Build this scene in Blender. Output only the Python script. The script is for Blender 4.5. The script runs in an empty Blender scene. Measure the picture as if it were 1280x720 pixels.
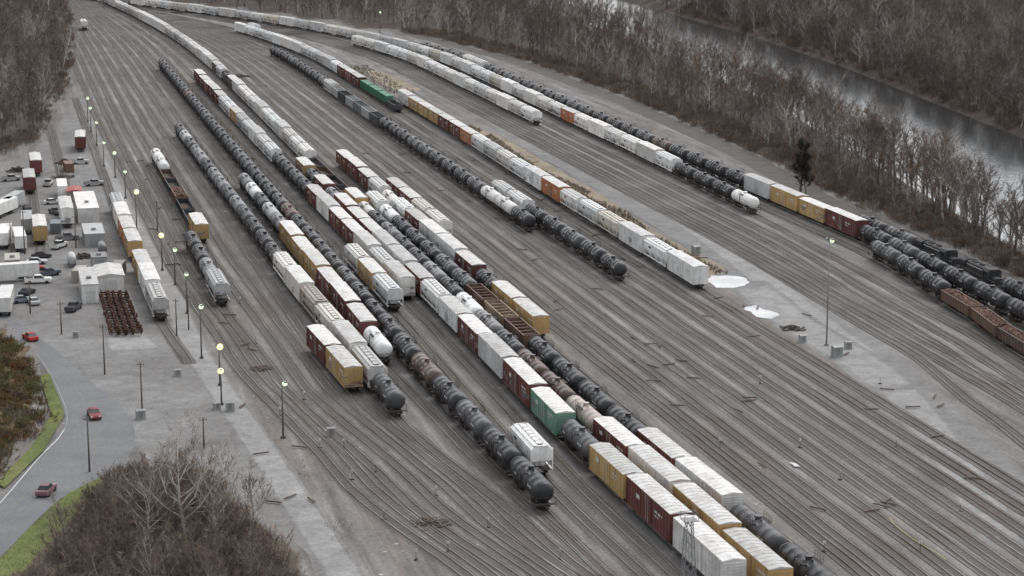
import bpy, math, random
from mathutils import Vector, Matrix, noise as mnoise
from mathutils.geometry import tessellate_polygon
random.seed(11)
R=random.random
def U(a,b): return a+(b-a)*random.random()
scene=bpy.context.scene
col=scene.collection
# ------------------------------------------------------------ survey of the site
H=90.0; F=2600.0; TH=math.atan(550/2600); CT=math.cos(TH); TT=math.tan(TH)
def G(x,y):
    w=y+190.0
    return (H*(x-640)/(w*CT), H*F/(w*CT*CT)-H*TT)
def Yof(y): return H*F/((y+190.0)*CT*CT)-H*TT
def interp(tab,t):
    if t<=tab[0][0]: return tab[0][1]
    for i in range(1,len(tab)):
        if t<=tab[i][0]:
            a,b=tab[i-1],tab[i]
            return a[1]+(b[1]-a[1])*(t-a[0])/(b[0]-a[0])
    return tab[-1][1]
def sinterp(tab,t):
    if t<=tab[0][0]: return tab[0][1]
    for i in range(1,len(tab)):
        if t<=tab[i][0]:
            a,b=tab[i-1],tab[i]
            k=(t-a[0])/(b[0]-a[0]); k=0.5*k+0.5*k*k*(3-2*k)
            return a[1]+(b[1]-a[1])*k
    return tab[-1][1]
def bend(p,Y):
    if Y<850: return 0
    t=(Y-850)**2 if Y<1150 else 90000+600*(Y-1150)
    a=1.6e-4+(p-95)*6.5e-6 if p>95 else 1.6e-4*max(0,p-40)/55
    return a*t
def PX(p,Y): return p-0.2484*(Y+19)
def XP(X,Y): return X+0.2484*(Y+19)
ROT=math.atan(0.2484)
NS=[(300,235),(460,240),(600,264),(700,281),(800,296),(959,314),(1118,326),(1400,340)]
FS=[(300,292),(460,305),(600,330),(722,348),(904,374),(1068,390),(1400,402)]
near_sh=lambda Y: interp(NS,Y)
far_sh=lambda Y: interp(FS,Y)
EL=[(0,-60),(520,-40),(580,-10),(620,6),(650,16),(824,33),(1000,42),(1268,50),(1500,45)]
EF=[(300,222),(400,224),(535,226),(616,234),(757,239),(900,236),(1021,219),(1118,180),(1235,127),(1302,95),(1500,-20)]
MD=[(281,-2),(310,7),(340,10.5),(370,7.5),(395,-2)]
def hgt(p,Y):
    n=near_sh(Y); f=far_sh(Y)
    if p>n-8:
        if p<n+8: return -6*(p-(n-8))/16
        if p<f-8: return -6
        if p<f+8: return -6+7*(p-(f-8))/16
        return 1+min(40,(p-f-8)*0.09)
    e=interp(EL,Y)-3
    h=0
    if p<e: h=min(38,(e-p)*0.34)
    if 281<Y<395:
        m=interp(MD,Y)-1
        if p<m: h=max(h,min(4,(m-p)*0.35))
    return h
def hXY(X,Y): return hgt(XP(X,Y),Y)
# ------------------------------------------------------------ mesh builder
class MB:
    def __init__(s): s.v=[];s.f=[];s.m=[];s.s=[]
    def face(s,idx,m=0,sm=False): s.f.append(tuple(idx)); s.m.append(m); s.s.append(sm)
    def box(s,x0,x1,y0,y1,z0,z1,m=0):
        b=len(s.v)
        s.v+=[(x0,y0,z0),(x1,y0,z0),(x1,y1,z0),(x0,y1,z0),(x0,y0,z1),(x1,y0,z1),(x1,y1,z1),(x0,y1,z1)]
        for q in ((0,3,2,1),(4,5,6,7),(0,1,5,4),(1,2,6,5),(2,3,7,6),(3,0,4,7)): s.face([b+i for i in q],m)
    def hexa(s,pts,m=0):
        b=len(s.v); s.v+=pts
        for q in ((0,3,2,1),(4,5,6,7),(0,1,5,4),(1,2,6,5),(2,3,7,6),(3,0,4,7)): s.face([b+i for i in q],m)
    def prof(s,yz,x0,x1,m=0,sm=False,cap=True):
        b=len(s.v);n=len(yz)
        s.v+=[(x0,y,z) for y,z in yz]+[(x1,y,z) for y,z in yz]
        for i in range(n):
            j=(i+1)%n; s.face((b+i,b+n+i,b+n+j,b+j),m,sm)
        if cap: s.face([b+i for i in range(n)],m); s.face([b+n+i for i in range(n-1,-1,-1)],m)
    def profY(s,xz,y0,y1,m=0):
        b=len(s.v);n=len(xz)
        s.v+=[(x,y0,z) for x,z in xz]+[(x,y1,z) for x,z in xz]
        for i in range(n):
            j=(i+1)%n; s.face((b+i,b+j,b+n+j,b+n+i),m)
        s.face([b+i for i in range(n-1,-1,-1)],m); s.face([b+n+i for i in range(n)],m)
    def lathe(s,pr,cy,cz,n,m=0):
        b=len(s.v)
        for x,r in pr:
            for k in range(n):
                a=2*math.pi*k/n; s.v.append((x,cy+r*math.cos(a),cz+r*math.sin(a)))
        for i in range(len(pr)-1):
            for k in range(n):
                k2=(k+1)%n
                s.face((b+i*n+k,b+i*n+k2,b+(i+1)*n+k2,b+(i+1)*n+k),m,True)
    def cyl(s,a,bb,r,n=6,m=0,r2=None,cap=True,sm=False):
        a=Vector(a);bb=Vector(bb);d=(bb-a)
        if d.length<1e-6: return
        d.normalize()
        u=d.cross(Vector((0,0,1)) if abs(d.z)<0.9 else Vector((1,0,0))).normalized(); w=d.cross(u)
        r2=r if r2 is None else r2
        b=len(s.v)
        for c,rr in ((a,r),(bb,r2)):
            for k in range(n):
                t=2*math.pi*k/n; s.v.append(tuple(c+(u*math.cos(t)+w*math.sin(t))*rr))
        for k in range(n):
            k2=(k+1)%n; s.face((b+k,b+k2,b+n+k2,b+n+k),m,sm)
        if cap: s.face([b+k for k in range(n-1,-1,-1)],m); s.face([b+n+k for k in range(n)],m)
    def tri(s,a,b_,c,m=0):
        b=len(s.v); s.v+=[tuple(a),tuple(b_),tuple(c)]; s.face((b,b+1,b+2),m)
    def add(s,o,off=(0,0,0),mm=None):
        b=len(s.v)
        s.v+=[(x+off[0],y+off[1],z+off[2]) for x,y,z in o.v]
        for f,m,sm in zip(o.f,o.m,o.s): s.face([i+b for i in f],(mm[m] if mm else m),sm)
    def mesh(s,name,mats):
        me=bpy.data.meshes.new(name); me.from_pydata(s.v,[],s.f)
        for mt in mats: me.materials.append(mt)
        me.polygons.foreach_set("material_index",s.m)
        me.polygons.foreach_set("use_smooth",s.s)
        me.update(); return me
def mkobj(name,me,loc=(0,0,0),rz=0,parent=None,color=None,sc=None):
    o=bpy.data.objects.new(name,me); o.location=loc; o.rotation_euler=(0,0,rz)
    if sc: o.scale=sc
    if parent: o.parent=parent
    if color: o.color=(color[0],color[1],color[2],1)
    col.objects.link(o); return o
def tag(o,label=None,cat=None,group=None,kind=None):
    if label:o["label"]=label
    if cat:o["category"]=cat
    if group:o["group"]=group
    if kind:o["kind"]=kind
    return o
# ------------------------------------------------------------ materials
def newmat(name,rough=0.8,metal=0.0,spec=0.3):
    m=bpy.data.materials.new(name); m.use_nodes=True
    nt=m.node_tree; b=nt.nodes["Principled BSDF"]
    b.inputs["Roughness"].default_value=rough; b.inputs["Metallic"].default_value=metal
    b.inputs["Specular IOR Level"].default_value=spec
    return m,nt,b
def nd(nt,t,**kw):
    n=nt.nodes.new(t)
    for k,v in kw.items(): setattr(n,k,v)
    return n
def noise(nt,vec,scale,detail=4,rough=0.6):
    n=nd(nt,"ShaderNodeTexNoise"); n.inputs["Scale"].default_value=scale; n.inputs["Detail"].default_value=detail; n.inputs["Roughness"].default_value=rough
    nt.links.new(vec,n.inputs["Vector"]); return n.outputs["Fac"]
def ramp(nt,fac,stops):
    r=nd(nt,"ShaderNodeValToRGB"); e=r.color_ramp.elements
    while len(e)<len(stops): e.new(0.5)
    for i,(p,c) in enumerate(stops):
        e[i].position=p; e[i].color=(c[0],c[1],c[2],1) if hasattr(c,'__len__') else (c,c,c,1)
    nt.links.new(fac,r.inputs["Fac"]); return r.outputs["Color"]
def mix(nt,f,a,b,mode='MIX'):
    n=nd(nt,"ShaderNodeMix",data_type='RGBA',blend_type=mode)
    for s,v in ((n.inputs[0],f),(n.inputs[6],a),(n.inputs[7],b)):
        if hasattr(v,'is_linked'): nt.links.new(v,s)
        elif hasattr(v,'__len__'): s.default_value=(v[0],v[1],v[2],1)
        else: s.default_value=v
    return n.outputs[2]
def mapping(nt,vec,scale=(1,1,1),rot=(0,0,0)):
    n=nd(nt,"ShaderNodeMapping"); n.inputs["Scale"].default_value=scale; n.inputs["Rotation"].default_value=rot
    nt.links.new(vec,n.inputs["Vector"]); return n.outputs["Vector"]
def math2(nt,op,a,b=0.0,clamp=False):
    n=nd(nt,"ShaderNodeMath",operation=op,use_clamp=clamp)
    for s,v in ((n.inputs[0],a),(n.inputs[1],b)):
        if hasattr(v,'is_linked'): nt.links.new(v,s)
        else: s.default_value=v
    return n.outputs[0]
def geo(nt): return nd(nt,"ShaderNodeNewGeometry").outputs["Position"]
def ballast_color(nt):
    pos=geo(nt)
    al=mapping(nt,pos,(1,1,1),(0,0,-ROT))
    st=mapping(nt,al,(0.42,0.010,1))
    streak=noise(nt,st,1.0,4,0.7)
    c=ramp(nt,streak,[(0.28,(0.088,0.083,0.079)),(0.42,(0.140,0.133,0.127)),(0.58,(0.200,0.192,0.185)),(0.75,(0.29,0.28,0.27))])
    big=noise(nt,mapping(nt,al,(1.5,0.35,1)),0.022,5,0.65)
    c=mix(nt,ramp(nt,big,[(0.44,0.0),(0.66,0.7)]),c,(0.158,0.136,0.118))
    rust=noise(nt,mapping(nt,al,(0.5,0.035,1)),0.7,4,0.7)
    c=mix(nt,ramp(nt,rust,[(0.58,0.0),(0.74,0.45)]),c,(0.19,0.148,0.12))
    med=noise(nt,mapping(nt,al,(0.25,0.07,1)),1.0,5,0.7)
    c=mix(nt,0.75,c,ramp(nt,med,[(0.3,0.58),(0.7,1.3)]),'MULTIPLY')
    fine=noise(nt,pos,1.6,3,0.8)
    c=mix(nt,0.8,c,ramp(nt,fine,[(0.3,0.66),(0.7,1.3)]),'MULTIPLY')
    sp=noise(nt,pos,0.75,2,0.5)
    c=mix(nt,ramp(nt,sp,[(0.715,0.0),(0.74,0.7)]),c,(0.44,0.42,0.40))
    return c
GCOL={'gravel':[(0.145,0.140,0.134),(0.185,0.180,0.173),(0.232,0.227,0.219)],
      'lane':[(0.155,0.151,0.146),(0.185,0.181,0.175),(0.222,0.218,0.211)],
      'concrete':[(0.20,0.196,0.19),(0.25,0.245,0.238),(0.29,0.285,0.277)],
      'patch':[(0.205,0.201,0.195),(0.245,0.241,0.234),(0.285,0.280,0.272)],
      'drygrass':[(0.16,0.132,0.100),(0.25,0.21,0.155),(0.33,0.28,0.205)],
      'brush':[(0.06,0.048,0.039),(0.095,0.077,0.060),(0.13,0.11,0.078)],
      'slope':[(0.11,0.07,0.042),(0.14,0.105,0.06),(0.10,0.105,0.048)],
      'grass':[(0.075,0.085,0.035),(0.12,0.14,0.048),(0.165,0.175,0.07)]}
def gcolor(nt,key,sc=0.06):
    pos=geo(nt)
    c=ramp(nt,noise(nt,pos,sc if key!='slope' else .25,4,0.65),[(0.3+0.2*i,cc) for i,cc in enumerate(GCOL[key])])
    c=mix(nt,0.6,c,ramp(nt,noise(nt,pos,0.35,4,0.75),[(0.32,0.62),(0.68,1.25)]),'MULTIPLY')
    return mix(nt,0.6,c,ramp(nt,noise(nt,pos,1.6,2,0.8),[(0.3,0.75),(0.7,1.22)]),'MULTIPLY')
M={}
def make_mats():
    m,nt,b=newmat("yard_ground",0.95,spec=0.15)
    c=ballast_color(nt)
    at=nd(nt,"ShaderNodeAttribute",attribute_name="wood"); pos=geo(nt)
    l1=noise(nt,pos,0.08,5,0.7); l2=noise(nt,pos,0.9,4,0.7)
    lit=ramp(nt,l1,[(0.3,(0.045,0.036,0.031)),(0.5,(0.072,0.058,0.050)),(0.7,(0.115,0.094,0.079))])
    lit=mix(nt,0.7,lit,ramp(nt,l2,[(0.3,0.5),(0.7,1.4)]),'MULTIPLY')
    sl=nd(nt,"ShaderNodeAttribute",attribute_name="slope")
    lit=mix(nt,sl.outputs["Fac"],lit,gcolor(nt,'slope'))
    f=math2(nt,'ADD',at.outputs["Fac"],math2(nt,'MULTIPLY',math2(nt,'SUBTRACT',noise(nt,pos,0.12,4,0.6),0.5),1.2))
    fc=ramp(nt,f,[(0.45,0.0),(0.55,1.0)])
    c=mix(nt,fc,c,lit)
    nt.links.new(c,b.inputs["Base Color"]); M['ground']=m
    for key,under in (('gravel',None),('lane',None),('concrete','gravel'),('patch','lane'),('drygrass',None),('brush',None),('grass','brush')):
        m,nt,b=newmat(key+"_surface",0.95,spec=0.15)
        c=gcolor(nt,key)
        u=ballast_color(nt) if under is None else gcolor(nt,under)
        at=nd(nt,"ShaderNodeAttribute",attribute_name="fade"); pos=geo(nt)
        nz=math2(nt,'MULTIPLY',math2(nt,'SUBTRACT',noise(nt,pos,0.16,5,0.7),0.5),1.1 if key in('concrete','patch','lane','gravel') else 2.0)
        f=math2(nt,'ADD',at.outputs["Fac"],nz)
        k=ramp(nt,f,[(0.05,0.0),(0.75,1.0)]) if key!='drygrass' else ramp(nt,f,[(0.5,0.0),(0.7,0.9)])
        nt.links.new(mix(nt,k,u,c),b.inputs["Base Color"]); M[key]=m
    m,nt,b=newmat("track_bed",0.95,spec=0.15)
    c=ballast_color(nt)
    uv=nd(nt,"ShaderNodeUVMap",uv_map="uv").outputs["UV"]
    sx=nd(nt,"ShaderNodeSeparateXYZ"); nt.links.new(uv,sx.inputs[0])
    au=math2(nt,'ABSOLUTE',sx.outputs["X"])
    tie=math2(nt,'LESS_THAN',math2(nt,'FRACT',math2(nt,'DIVIDE',sx.outputs["Y"],0.62)),0.42)
    tm=math2(nt,'MULTIPLY',tie,math2(nt,'LESS_THAN',au,1.28))
    tc=ramp(nt,noise(nt,mapping(nt,uv,(0.2,1.6,1)),1.0,2,0.5),[(0.3,(0.040,0.035,0.031)),(0.7,(0.125,0.111,0.099))])
    inner=math2(nt,'LESS_THAN',au,math2(nt,'ADD',0.75,math2(nt,'MULTIPLY',noise(nt,geo(nt),0.6,3,0.7),1.1)))
    nz=noise(nt,mapping(nt,uv,(0.3,0.02,1)),1.0,3,0.6)
    c2=mix(nt,math2(nt,'MULTIPLY',inner,ramp(nt,nz,[(0.3,0.25),(0.7,0.95)])),c,(0.076,0.067,0.060))
    c2=mix(nt,math2(nt,'MULTIPLY',tm,0.75),c2,tc)
    nt.links.new(c2,b.inputs["Base Color"]); M['bed']=m
    m,nt,b=newmat("rail_steel",0.5,0.4)
    c=ramp(nt,noise(nt,geo(nt),0.05,3,0.6),[(0.35,(0.11,0.075,0.055)),(0.65,(0.40,0.38,0.36))])
    nt.links.new(c,b.inputs["Base Color"]); M['rail']=m
    def paint(key,name,rough,graf,dirt=(0.13,0.11,0.093),dmax=0.5):
        m,nt,b=newmat(name,rough)
        oi=nd(nt,"ShaderNodeObjectInfo"); oc=nd(nt,"ShaderNodeTexCoord").outputs["Object"]
        rnd=nd(nt,"ShaderNodeCombineXYZ"); r20=math2(nt,'MULTIPLY',oi.outputs["Random"],60.0)
        nt.links.new(r20,rnd.inputs[0]); nt.links.new(r20,rnd.inputs[1])
        ad=nd(nt,"ShaderNodeVectorMath",operation='ADD'); nt.links.new(oc,ad.inputs[0]); nt.links.new(rnd.outputs[0],ad.inputs[1])
        v=ad.outputs[0]
        c=mix(nt,1.0,oi.outputs["Color"],ramp(nt,oi.outputs["Random"],[(0,0.82),(1,1.08)]),'MULTIPLY')
        if graf:
            sep=nd(nt,"ShaderNodeSeparateXYZ"); nt.links.new(oc,sep.inputs[0])
            zl=math2(nt,'MULTIPLY',math2(nt,'GREATER_THAN',sep.outputs["Z"],1.15),math2(nt,'LESS_THAN',sep.outputs["Z"],2.9))
            fr=math2(nt,'GREATER_THAN',math2(nt,'FRACT',math2(nt,'MULTIPLY',oi.outputs["Random"],17.3)),0.62)
            nm=ramp(nt,noise(nt,mapping(nt,v,(0.35,0.35,0.6)),1.0,2,0.5),[(0.54,0.0),(0.56,1.0)])
            g=ramp(nt,noise(nt,mapping(nt,v,(1.1,0.4,1.4)),1.0,2,0.5),[(0.36,(0.02,0.02,0.03)),(0.42,(0.4,0.4,0.4)),(0.48,(0.12,0.17,0.26)),(0.54,(0.03,0.03,0.04)),(0.60,(0.32,0.12,0.09)),(0.66,(0.45,0.45,0.43))])
            fac=math2(nt,'MULTIPLY',math2(nt,'MULTIPLY',zl,fr),nm)
            c=mix(nt,math2(nt,'MULTIPLY',fac,0.7),c,g)
        st=noise(nt,mapping(nt,v,(1.6,1.6,0.22)),1.0,4,0.65)
        c=mix(nt,ramp(nt,st,[(0.45,0.03),(0.78,dmax)]),c,dirt)
        pt=noise(nt,v,0.5,4,0.6)
        c=mix(nt,0.75,c,ramp(nt,pt,[(0.3,0.72),(0.7,1.12)]),'MULTIPLY')
        nt.links.new(c,b.inputs["Base Color"]); M[key]=m
    paint('paint',"weathered_car_paint",0.6,True,dmax=0.36)
    paint('tank',"weathered_tank_paint",0.38,False,dmax=0.24)
    paint('plain',"plain_weathered_paint",0.6,False,dmax=0.3)
    def simple(key,name,cols,rough=0.8,sc=0.6,metal=0,coord='Object'):
        m,nt,b=newmat(name,rough,metal)
        v=nd(nt,"ShaderNodeTexCoord").outputs["Object"] if coord=='Object' else geo(nt)
        n=noise(nt,v,sc,5,0.65)
        k=len(cols); c=ramp(nt,n,[(0.3+0.4*i/(k-1),cc) for i,cc in enumerate(cols)])
        if coord=='G':
            c=mix(nt,0.7,c,ramp(nt,noise(nt,geo(nt),1.5,3,0.8),[(0.3,0.75),(0.7,1.22)]),'MULTIPLY')
        nt.links.new(c,b.inputs["Base Color"]); M[key]=m; return m,nt,b
    m,nt,b=newmat("galvanised_roof",0.55)
    oi=nd(nt,"ShaderNodeObjectInfo"); v=nd(nt,"ShaderNodeTexCoord").outputs["Object"]
    c=ramp(nt,noise(nt,mapping(nt,v,(.5,.5,.5)),1.0,5,0.7),[(0.3,(0.38,0.35,0.32)),(0.5,(0.58,0.565,0.54)),(0.7,(0.72,0.71,0.69))])
    c=mix(nt,1.0,c,ramp(nt,oi.outputs["Random"],[(0,0.68),(1,1.1)]),'MULTIPLY')
    nt.links.new(c,b.inputs["Base Color"]); M['roof']=m
    simple('dark',"underframe_grime",[(0.028,0.026,0.025),(0.068,0.060,0.053)],0.85,1.5)
    simple('wheel',"rusty_wheel_steel",[(0.06,0.042,0.034),(0.14,0.09,0.065)],0.7,2.0)
    simple('scrap',"rusty_scrap",[(0.035,0.026,0.021),(0.12,0.068,0.05),(0.23,0.14,0.10)],0.9,2.5)
    simple('junk',"dark_junk",[(0.03,0.026,0.023),(0.08,0.06,0.05),(0.15,0.12,0.10)],0.9,2.5)
    simple('rustwheel',"stored_wheel_rust",[(0.04,0.022,0.017),(0.12,0.055,0.038)],0.85,1.5)
    simple('white',"white_lettering",[(0.45,0.45,0.43),(0.62,0.62,0.60)],0.7,2)
    simple('asphalt',"asphalt",[(0.115,0.116,0.118),(0.145,0.146,0.148),(0.17,0.171,0.173)],0.85,0.1,coord='G')
    simple('dirt',"dark_dirt",[(0.072,0.064,0.056),(0.110,0.097,0.086)],0.95,0.2,coord='G')
    simple('puddle',"puddle_painted_sky",[(0.30,0.30,0.298),(0.44,0.44,0.437),(0.54,0.54,0.535)],0.3,0.2,coord='G')  # puddles: bright sky reflection painted in as a pale base colour
    simple('line',"faded_road_paint",[(0.22,0.22,0.22),(0.34,0.34,0.33)],0.8,0.6,coord='G')
    simple('yline2',"faded_centre_paint",[(0.155,0.15,0.14),(0.19,0.18,0.14)],0.8,0.6,coord='G')
    simple('yline',"yellow_hose",[(0.38,0.36,0.13),(0.46,0.44,0.17)],0.7,1,coord='G')
    simple('wood',"pole_wood",[(0.08,0.066,0.056),(0.15,0.128,0.11)],0.9,2)
    simple('steel',"galvanised_pole",[(0.16,0.16,0.16),(0.27,0.27,0.265)],0.5,1,0.3)
    simple('polesteel',"dark_steel_pole",[(0.05,0.05,0.05),(0.10,0.10,0.10)],0.6,1,0.2)
    simple('glass',"dark_window_glass",[(0.015,0.018,0.022),(0.03,0.035,0.04)],0.12,1)
    simple('tyre',"tyre_rubber",[(0.015,0.015,0.015),(0.03,0.03,0.03)],0.85,1)
    simple('redroof',"red_metal_roof",[(0.25,0.05,0.045),(0.34,0.09,0.07)],0.6,1)
    simple('darktwig',"dark_ivy_twigs",[(0.028,0.026,0.022),(0.055,0.05,0.042)],0.9,1)
    for key,name,st in (('bark',"grey_bark",[(0,(0.10,0.085,0.075)),(0.5,(0.17,0.148,0.132)),(0.8,(0.27,0.245,0.22)),(1,(0.52,0.49,0.44))]),
                        ('twig',"bare_twigs",[(0,(0.095,0.073,0.065)),(0.3,(0.155,0.125,0.112)),(0.5,(0.115,0.086,0.079)),(0.7,(0.185,0.128,0.096)),(0.82,(0.21,0.186,0.167)),(1,(0.29,0.265,0.24))]),
                        ('shrub',"russet_shrub_twigs",[(0,(0.13,0.092,0.074)),(0.4,(0.20,0.15,0.122)),(0.7,(0.16,0.12,0.103)),(1,(0.24,0.20,0.155))]),
                        ('rshrub',"rusty_leafed_shrub",[(0,(0.20,0.10,0.05)),(0.3,(0.12,0.12,0.055)),(0.6,(0.20,0.13,0.07)),(0.8,(0.16,0.115,0.08)),(1,(0.13,0.14,0.06))])):
        m,nt,b=newmat(name,0.9,spec=0.1)
        oi=nd(nt,"ShaderNodeObjectInfo"); c=ramp(nt,oi.outputs["Random"],st)
        n=noise(nt,nd(nt,"ShaderNodeTexCoord").outputs["Object"],0.5,3,0.6)
        c=mix(nt,0.9,c,ramp(nt,n,[(0.3,0.55),(0.7,1.4)]),'MULTIPLY')
        nt.links.new(c,b.inputs["Base Color"]); M[key]=m
    simple('syc',"white_sycamore_bark",[(0.28,0.25,0.22),(0.58,0.55,0.50)],0.85,0.8)
    m,nt,b=newmat("river_water",0.10,spec=0.28)
    b.inputs["Base Color"].default_value=(0.032,0.035,0.036,1)
    bp=nd(nt,"ShaderNodeBump"); bp.inputs["Strength"].default_value=0.2; bp.inputs["Distance"].default_value=0.3
    nt.links.new(noise(nt,geo(nt),0.5,4,0.6),bp.inputs["Height"]); nt.links.new(bp.outputs[0],b.inputs["Normal"])
    M['water']=m
    for key,c,s in (('lampon',(1.0,0.80,0.30),1.9),('lampgreen',(0.66,1.0,0.62),1.2)):
        m,nt,b=newmat("lit_lamp_glass",0.5)
        b.inputs["Emission Color"].default_value=(*c,1); b.inputs["Emission Strength"].default_value=s
        n=noise(nt,nd(nt,"ShaderNodeTexCoord").outputs["Object"],3,2); nt.links.new(ramp(nt,n,[(0.3,(0.5,0.5,0.35)),(0.7,(0.6,0.6,0.4))]),b.inputs["Base Color"])
        M[key]=m
make_mats()
# ------------------------------------------------------------ terrain
def build_ground():
    ps=[-6000,-3000,-1200,-600,-300]+list(range(-150,-50,20))+list(range(-50,60,4))+list(range(60,220,20))+list(range(220,440,5))+[450,480,520,560,600,650,700,800,1000,1500,3000,6000]
    ys=[-3000,-1000,-300,-100,0,100,180]+list(range(200,1500,15))+[1520,1600,1800,2200,3000,5000,9000]
    v=[];wd=[];sl=[]
    for Y in ys:
        for p in ps:
            Yc=min(max(Y,200),1500)
            h=hgt(p,Yc)
            if Y>1500 and abs(h)<0.1: h=0
            X=p-0.2484*(Y+19)
            if h>0.8: h+=2.0*mnoise.noise(Vector((X*0.02,Y*0.02,0)))*min(1,(h-.8)/3)
            v.append((X,Y,h))
            e=interp(EF,Yc); el=interp(EL,Yc)
            w=1.0 if (p>e or p<el-2) else 0.0
            s=0.0
            if 281<Y<395 and p<interp(MD,Y)-1: w=1.0; s=1.0
            if Y>1500: w=1.0
            wd.append(w); sl.append(s)
    n=len(ps); f=[]
    for j in range(len(ys)-1):
        for i in range(n-1):
            a=j*n+i; f.append((a,a+1,a+n+1,a+n))
    me=bpy.data.meshes.new("ground"); me.from_pydata(v,[],f); me.materials.append(M['ground'])
    at=me.attributes.new("wood",'FLOAT','POINT'); at.data.foreach_set("value",wd)
    at=me.attributes.new("slope",'FLOAT','POINT'); at.data.foreach_set("value",sl)
    me.polygons.foreach_set("use_smooth",[True]*len(f)); me.update()
    tag(mkobj("ground",me),kind="structure",label="grey brown rail yard ballast ground with wooded banks")
    v=[];f=[]
    Ys=list(range(300,1500,25))
    for Y in Ys:
        v+=[(PX(near_sh(Y)-4,Y),Y,-3),(PX(far_sh(Y)+4,Y),Y,-3)]
    for i in range(len(Ys)-1): f.append((2*i,2*i+1,2*i+3,2*i+2))
    me=bpy.data.meshes.new("river"); me.from_pydata(v,[],f); me.materials.append(M['water'])
    tag(mkobj("river",me),kind="structure",label="calm grey river reflecting the overcast sky")
build_ground()
def outline(pts,step=2.0,jit=0.7):
    out=[]
    n=len(pts)
    for i in range(n):
        a=Vector(pts[i]);b=Vector(pts[(i+1)%n]); k=max(1,int((b-a).length/step))
        for j in range(k):
            q=a.lerp(b,j/k); q+=Vector((mnoise.noise(Vector((q.x*.3,q.y*.3,1))),mnoise.noise(Vector((q.x*.3,q.y*.3,9)))))*jit
            out.append(q)
    return out
def sheet(name,pxs,z,mat,label,jit=0.0,step=4.0,fade=3.0,kind="structure"):
    pts=[G(*q) for q in pxs]
    o=outline(pts,step,jit); n=len(o)
    area=sum(o[i].x*o[(i+1)%n].y-o[(i+1)%n].x*o[i].y for i in range(n))
    sg=1 if area>0 else -1
    tr=[tuple(t) for t in tessellate_polygon([[Vector((q.x,q.y,0)) for q in o]])]
    v=[(q.x,q.y,z) for q in o]; fd=[1.0]*n
    if fade>0:
        for i in range(n):
            t=(o[(i+1)%n]-o[i-1]).normalized(); nn=Vector((t.y,-t.x))*sg
            q=o[i]+nn*fade; v.append((q.x,q.y,z-.003)); fd.append(-.6)
        for i in range(n):
            j=(i+1)%n; tr.append((i,j,n+j,n+i))
    me=bpy.data.meshes.new(name); me.from_pydata(v,[],tr); me.materials.append(M[mat])
    at=me.attributes.new("fade",'FLOAT','POINT'); at.data.foreach_set("value",fd)
    me.update()
    for p in me.polygons:
        if p.normal.z<0: p.flip()
    return tag(mkobj(name,me),kind=kind,label=label)
def smooth_line(pts,k=6):
    out=[]
    n=len(pts)
    for i in range(n-1):
        p0=Vector(pts[max(i-1,0)]);p1=Vector(pts[i]);p2=Vector(pts[i+1]);p3=Vector(pts[min(i+2,n-1)])
        for j in range(k):
            t=j/k; out.append(0.5*((2*p1)+(-p0+p2)*t+(2*p0-5*p1+4*p2-p3)*t*t+(-p0+3*p1-3*p2+p3)*t**3))
    out.append(Vector(pts[-1])); return out
def ribbon(name,pxs,half,z,mat,label,edge=1.6):
    path=smooth_line([G(*q) for q in pxs],10)
    v=[];f=[];fd=[]
    for i,q in enumerate(path):
        a=path[max(i-1,0)];b=path[min(i+1,len(path)-1)]
        d=(b-a).normalized(); n=Vector((-d.y,d.x))
        end=min(i,len(path)-1-i); ef=1.0 if end>3 else -0.6+1.6*end/4
        for o,k in ((-half-edge,-.6),(-half,1.0),(half,1.0),(half+edge,-.6)):
            p=q+n*o; v.append((p.x,p.y,z-(0.003 if k<0 else 0))); fd.append(min(k,ef))
    for i in range(len(path)-1):
        for j in range(3): f.append((4*i+j,4*i+4+j,4*i+5+j,4*i+1+j))
    me=bpy.data.meshes.new(name); me.from_pydata(v,[],f); me.materials.append(M[mat])
    at=me.attributes.new("fade",'FLOAT','POINT'); at.data.foreach_set("value",fd); me.update()
    for p in me.polygons:
        if p.normal.z<0: p.flip()
    return tag(mkobj(name,me),kind="structure",label=label)
sheet("gravel_lot",[(-60,210),(30,200),(75,165),(95,120),(112,112),(132,190),(155,245),(185,300),(218,350),(236,420),(252,470),(286,520),(328,600),(385,670),(450,760),(385,760),(320,660),(240,585),(165,555),(120,495),(70,445),(20,408),(-60,384)],0.010,'gravel',"grey stained gravel lot beside the tracks",fade=3)
ribbon("service_road",[(120,190),(150,250),(178,300),(212,360),(240,430),(278,490),(318,548),(366,620),(412,690),(455,760)],1.7,0.018,'concrete',"pale compacted gravel service road",.8)
sheet("brush_ground",[(112,603),(150,586),(240,588),(310,650),(362,695),(385,780),(-60,800),(-60,758),(0,712),(74,640)],0.026,'brush',"brown brush covered ground below the road",fade=2.5)
V1=[(-50,754),(0,702),(66,635),(118,590),(126,598),(88,645),(38,700),(0,738),(-50,790)]
V2=[(62,468),(81,520),(54,566),(6,612),(-5,606),(40,560),(64,520),(50,472)]
sheet("green_verge",V1,0.034,'grass',"yellow green grass verge beside the road",fade=1.2)
sheet("green_verge",V2,0.3,'grass',"narrow green grass verge inside the bend",fade=0)
sheet("gravel_strip",[(600,106),(625,120),(705,167),(800,219),(930,304),(1040,376),(1095,427),(1180,507),(1285,612),(1290,670),(1160,525),(1085,466),(1000,420),(900,342),(850,308),(740,238),(640,172),(570,112)],0.008,'lane',"wide smooth grey gravel lane between track groups",fade=4.5)
ribbon("gravel_track",[(640,140),(720,186),(800,238),(880,292),(950,345),(1010,392),(1070,438),(1125,490),(1170,545),(1215,610),(1262,690)],2.3,0.016,'patch',"pale compacted service track curving along the lane",1.6)
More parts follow.
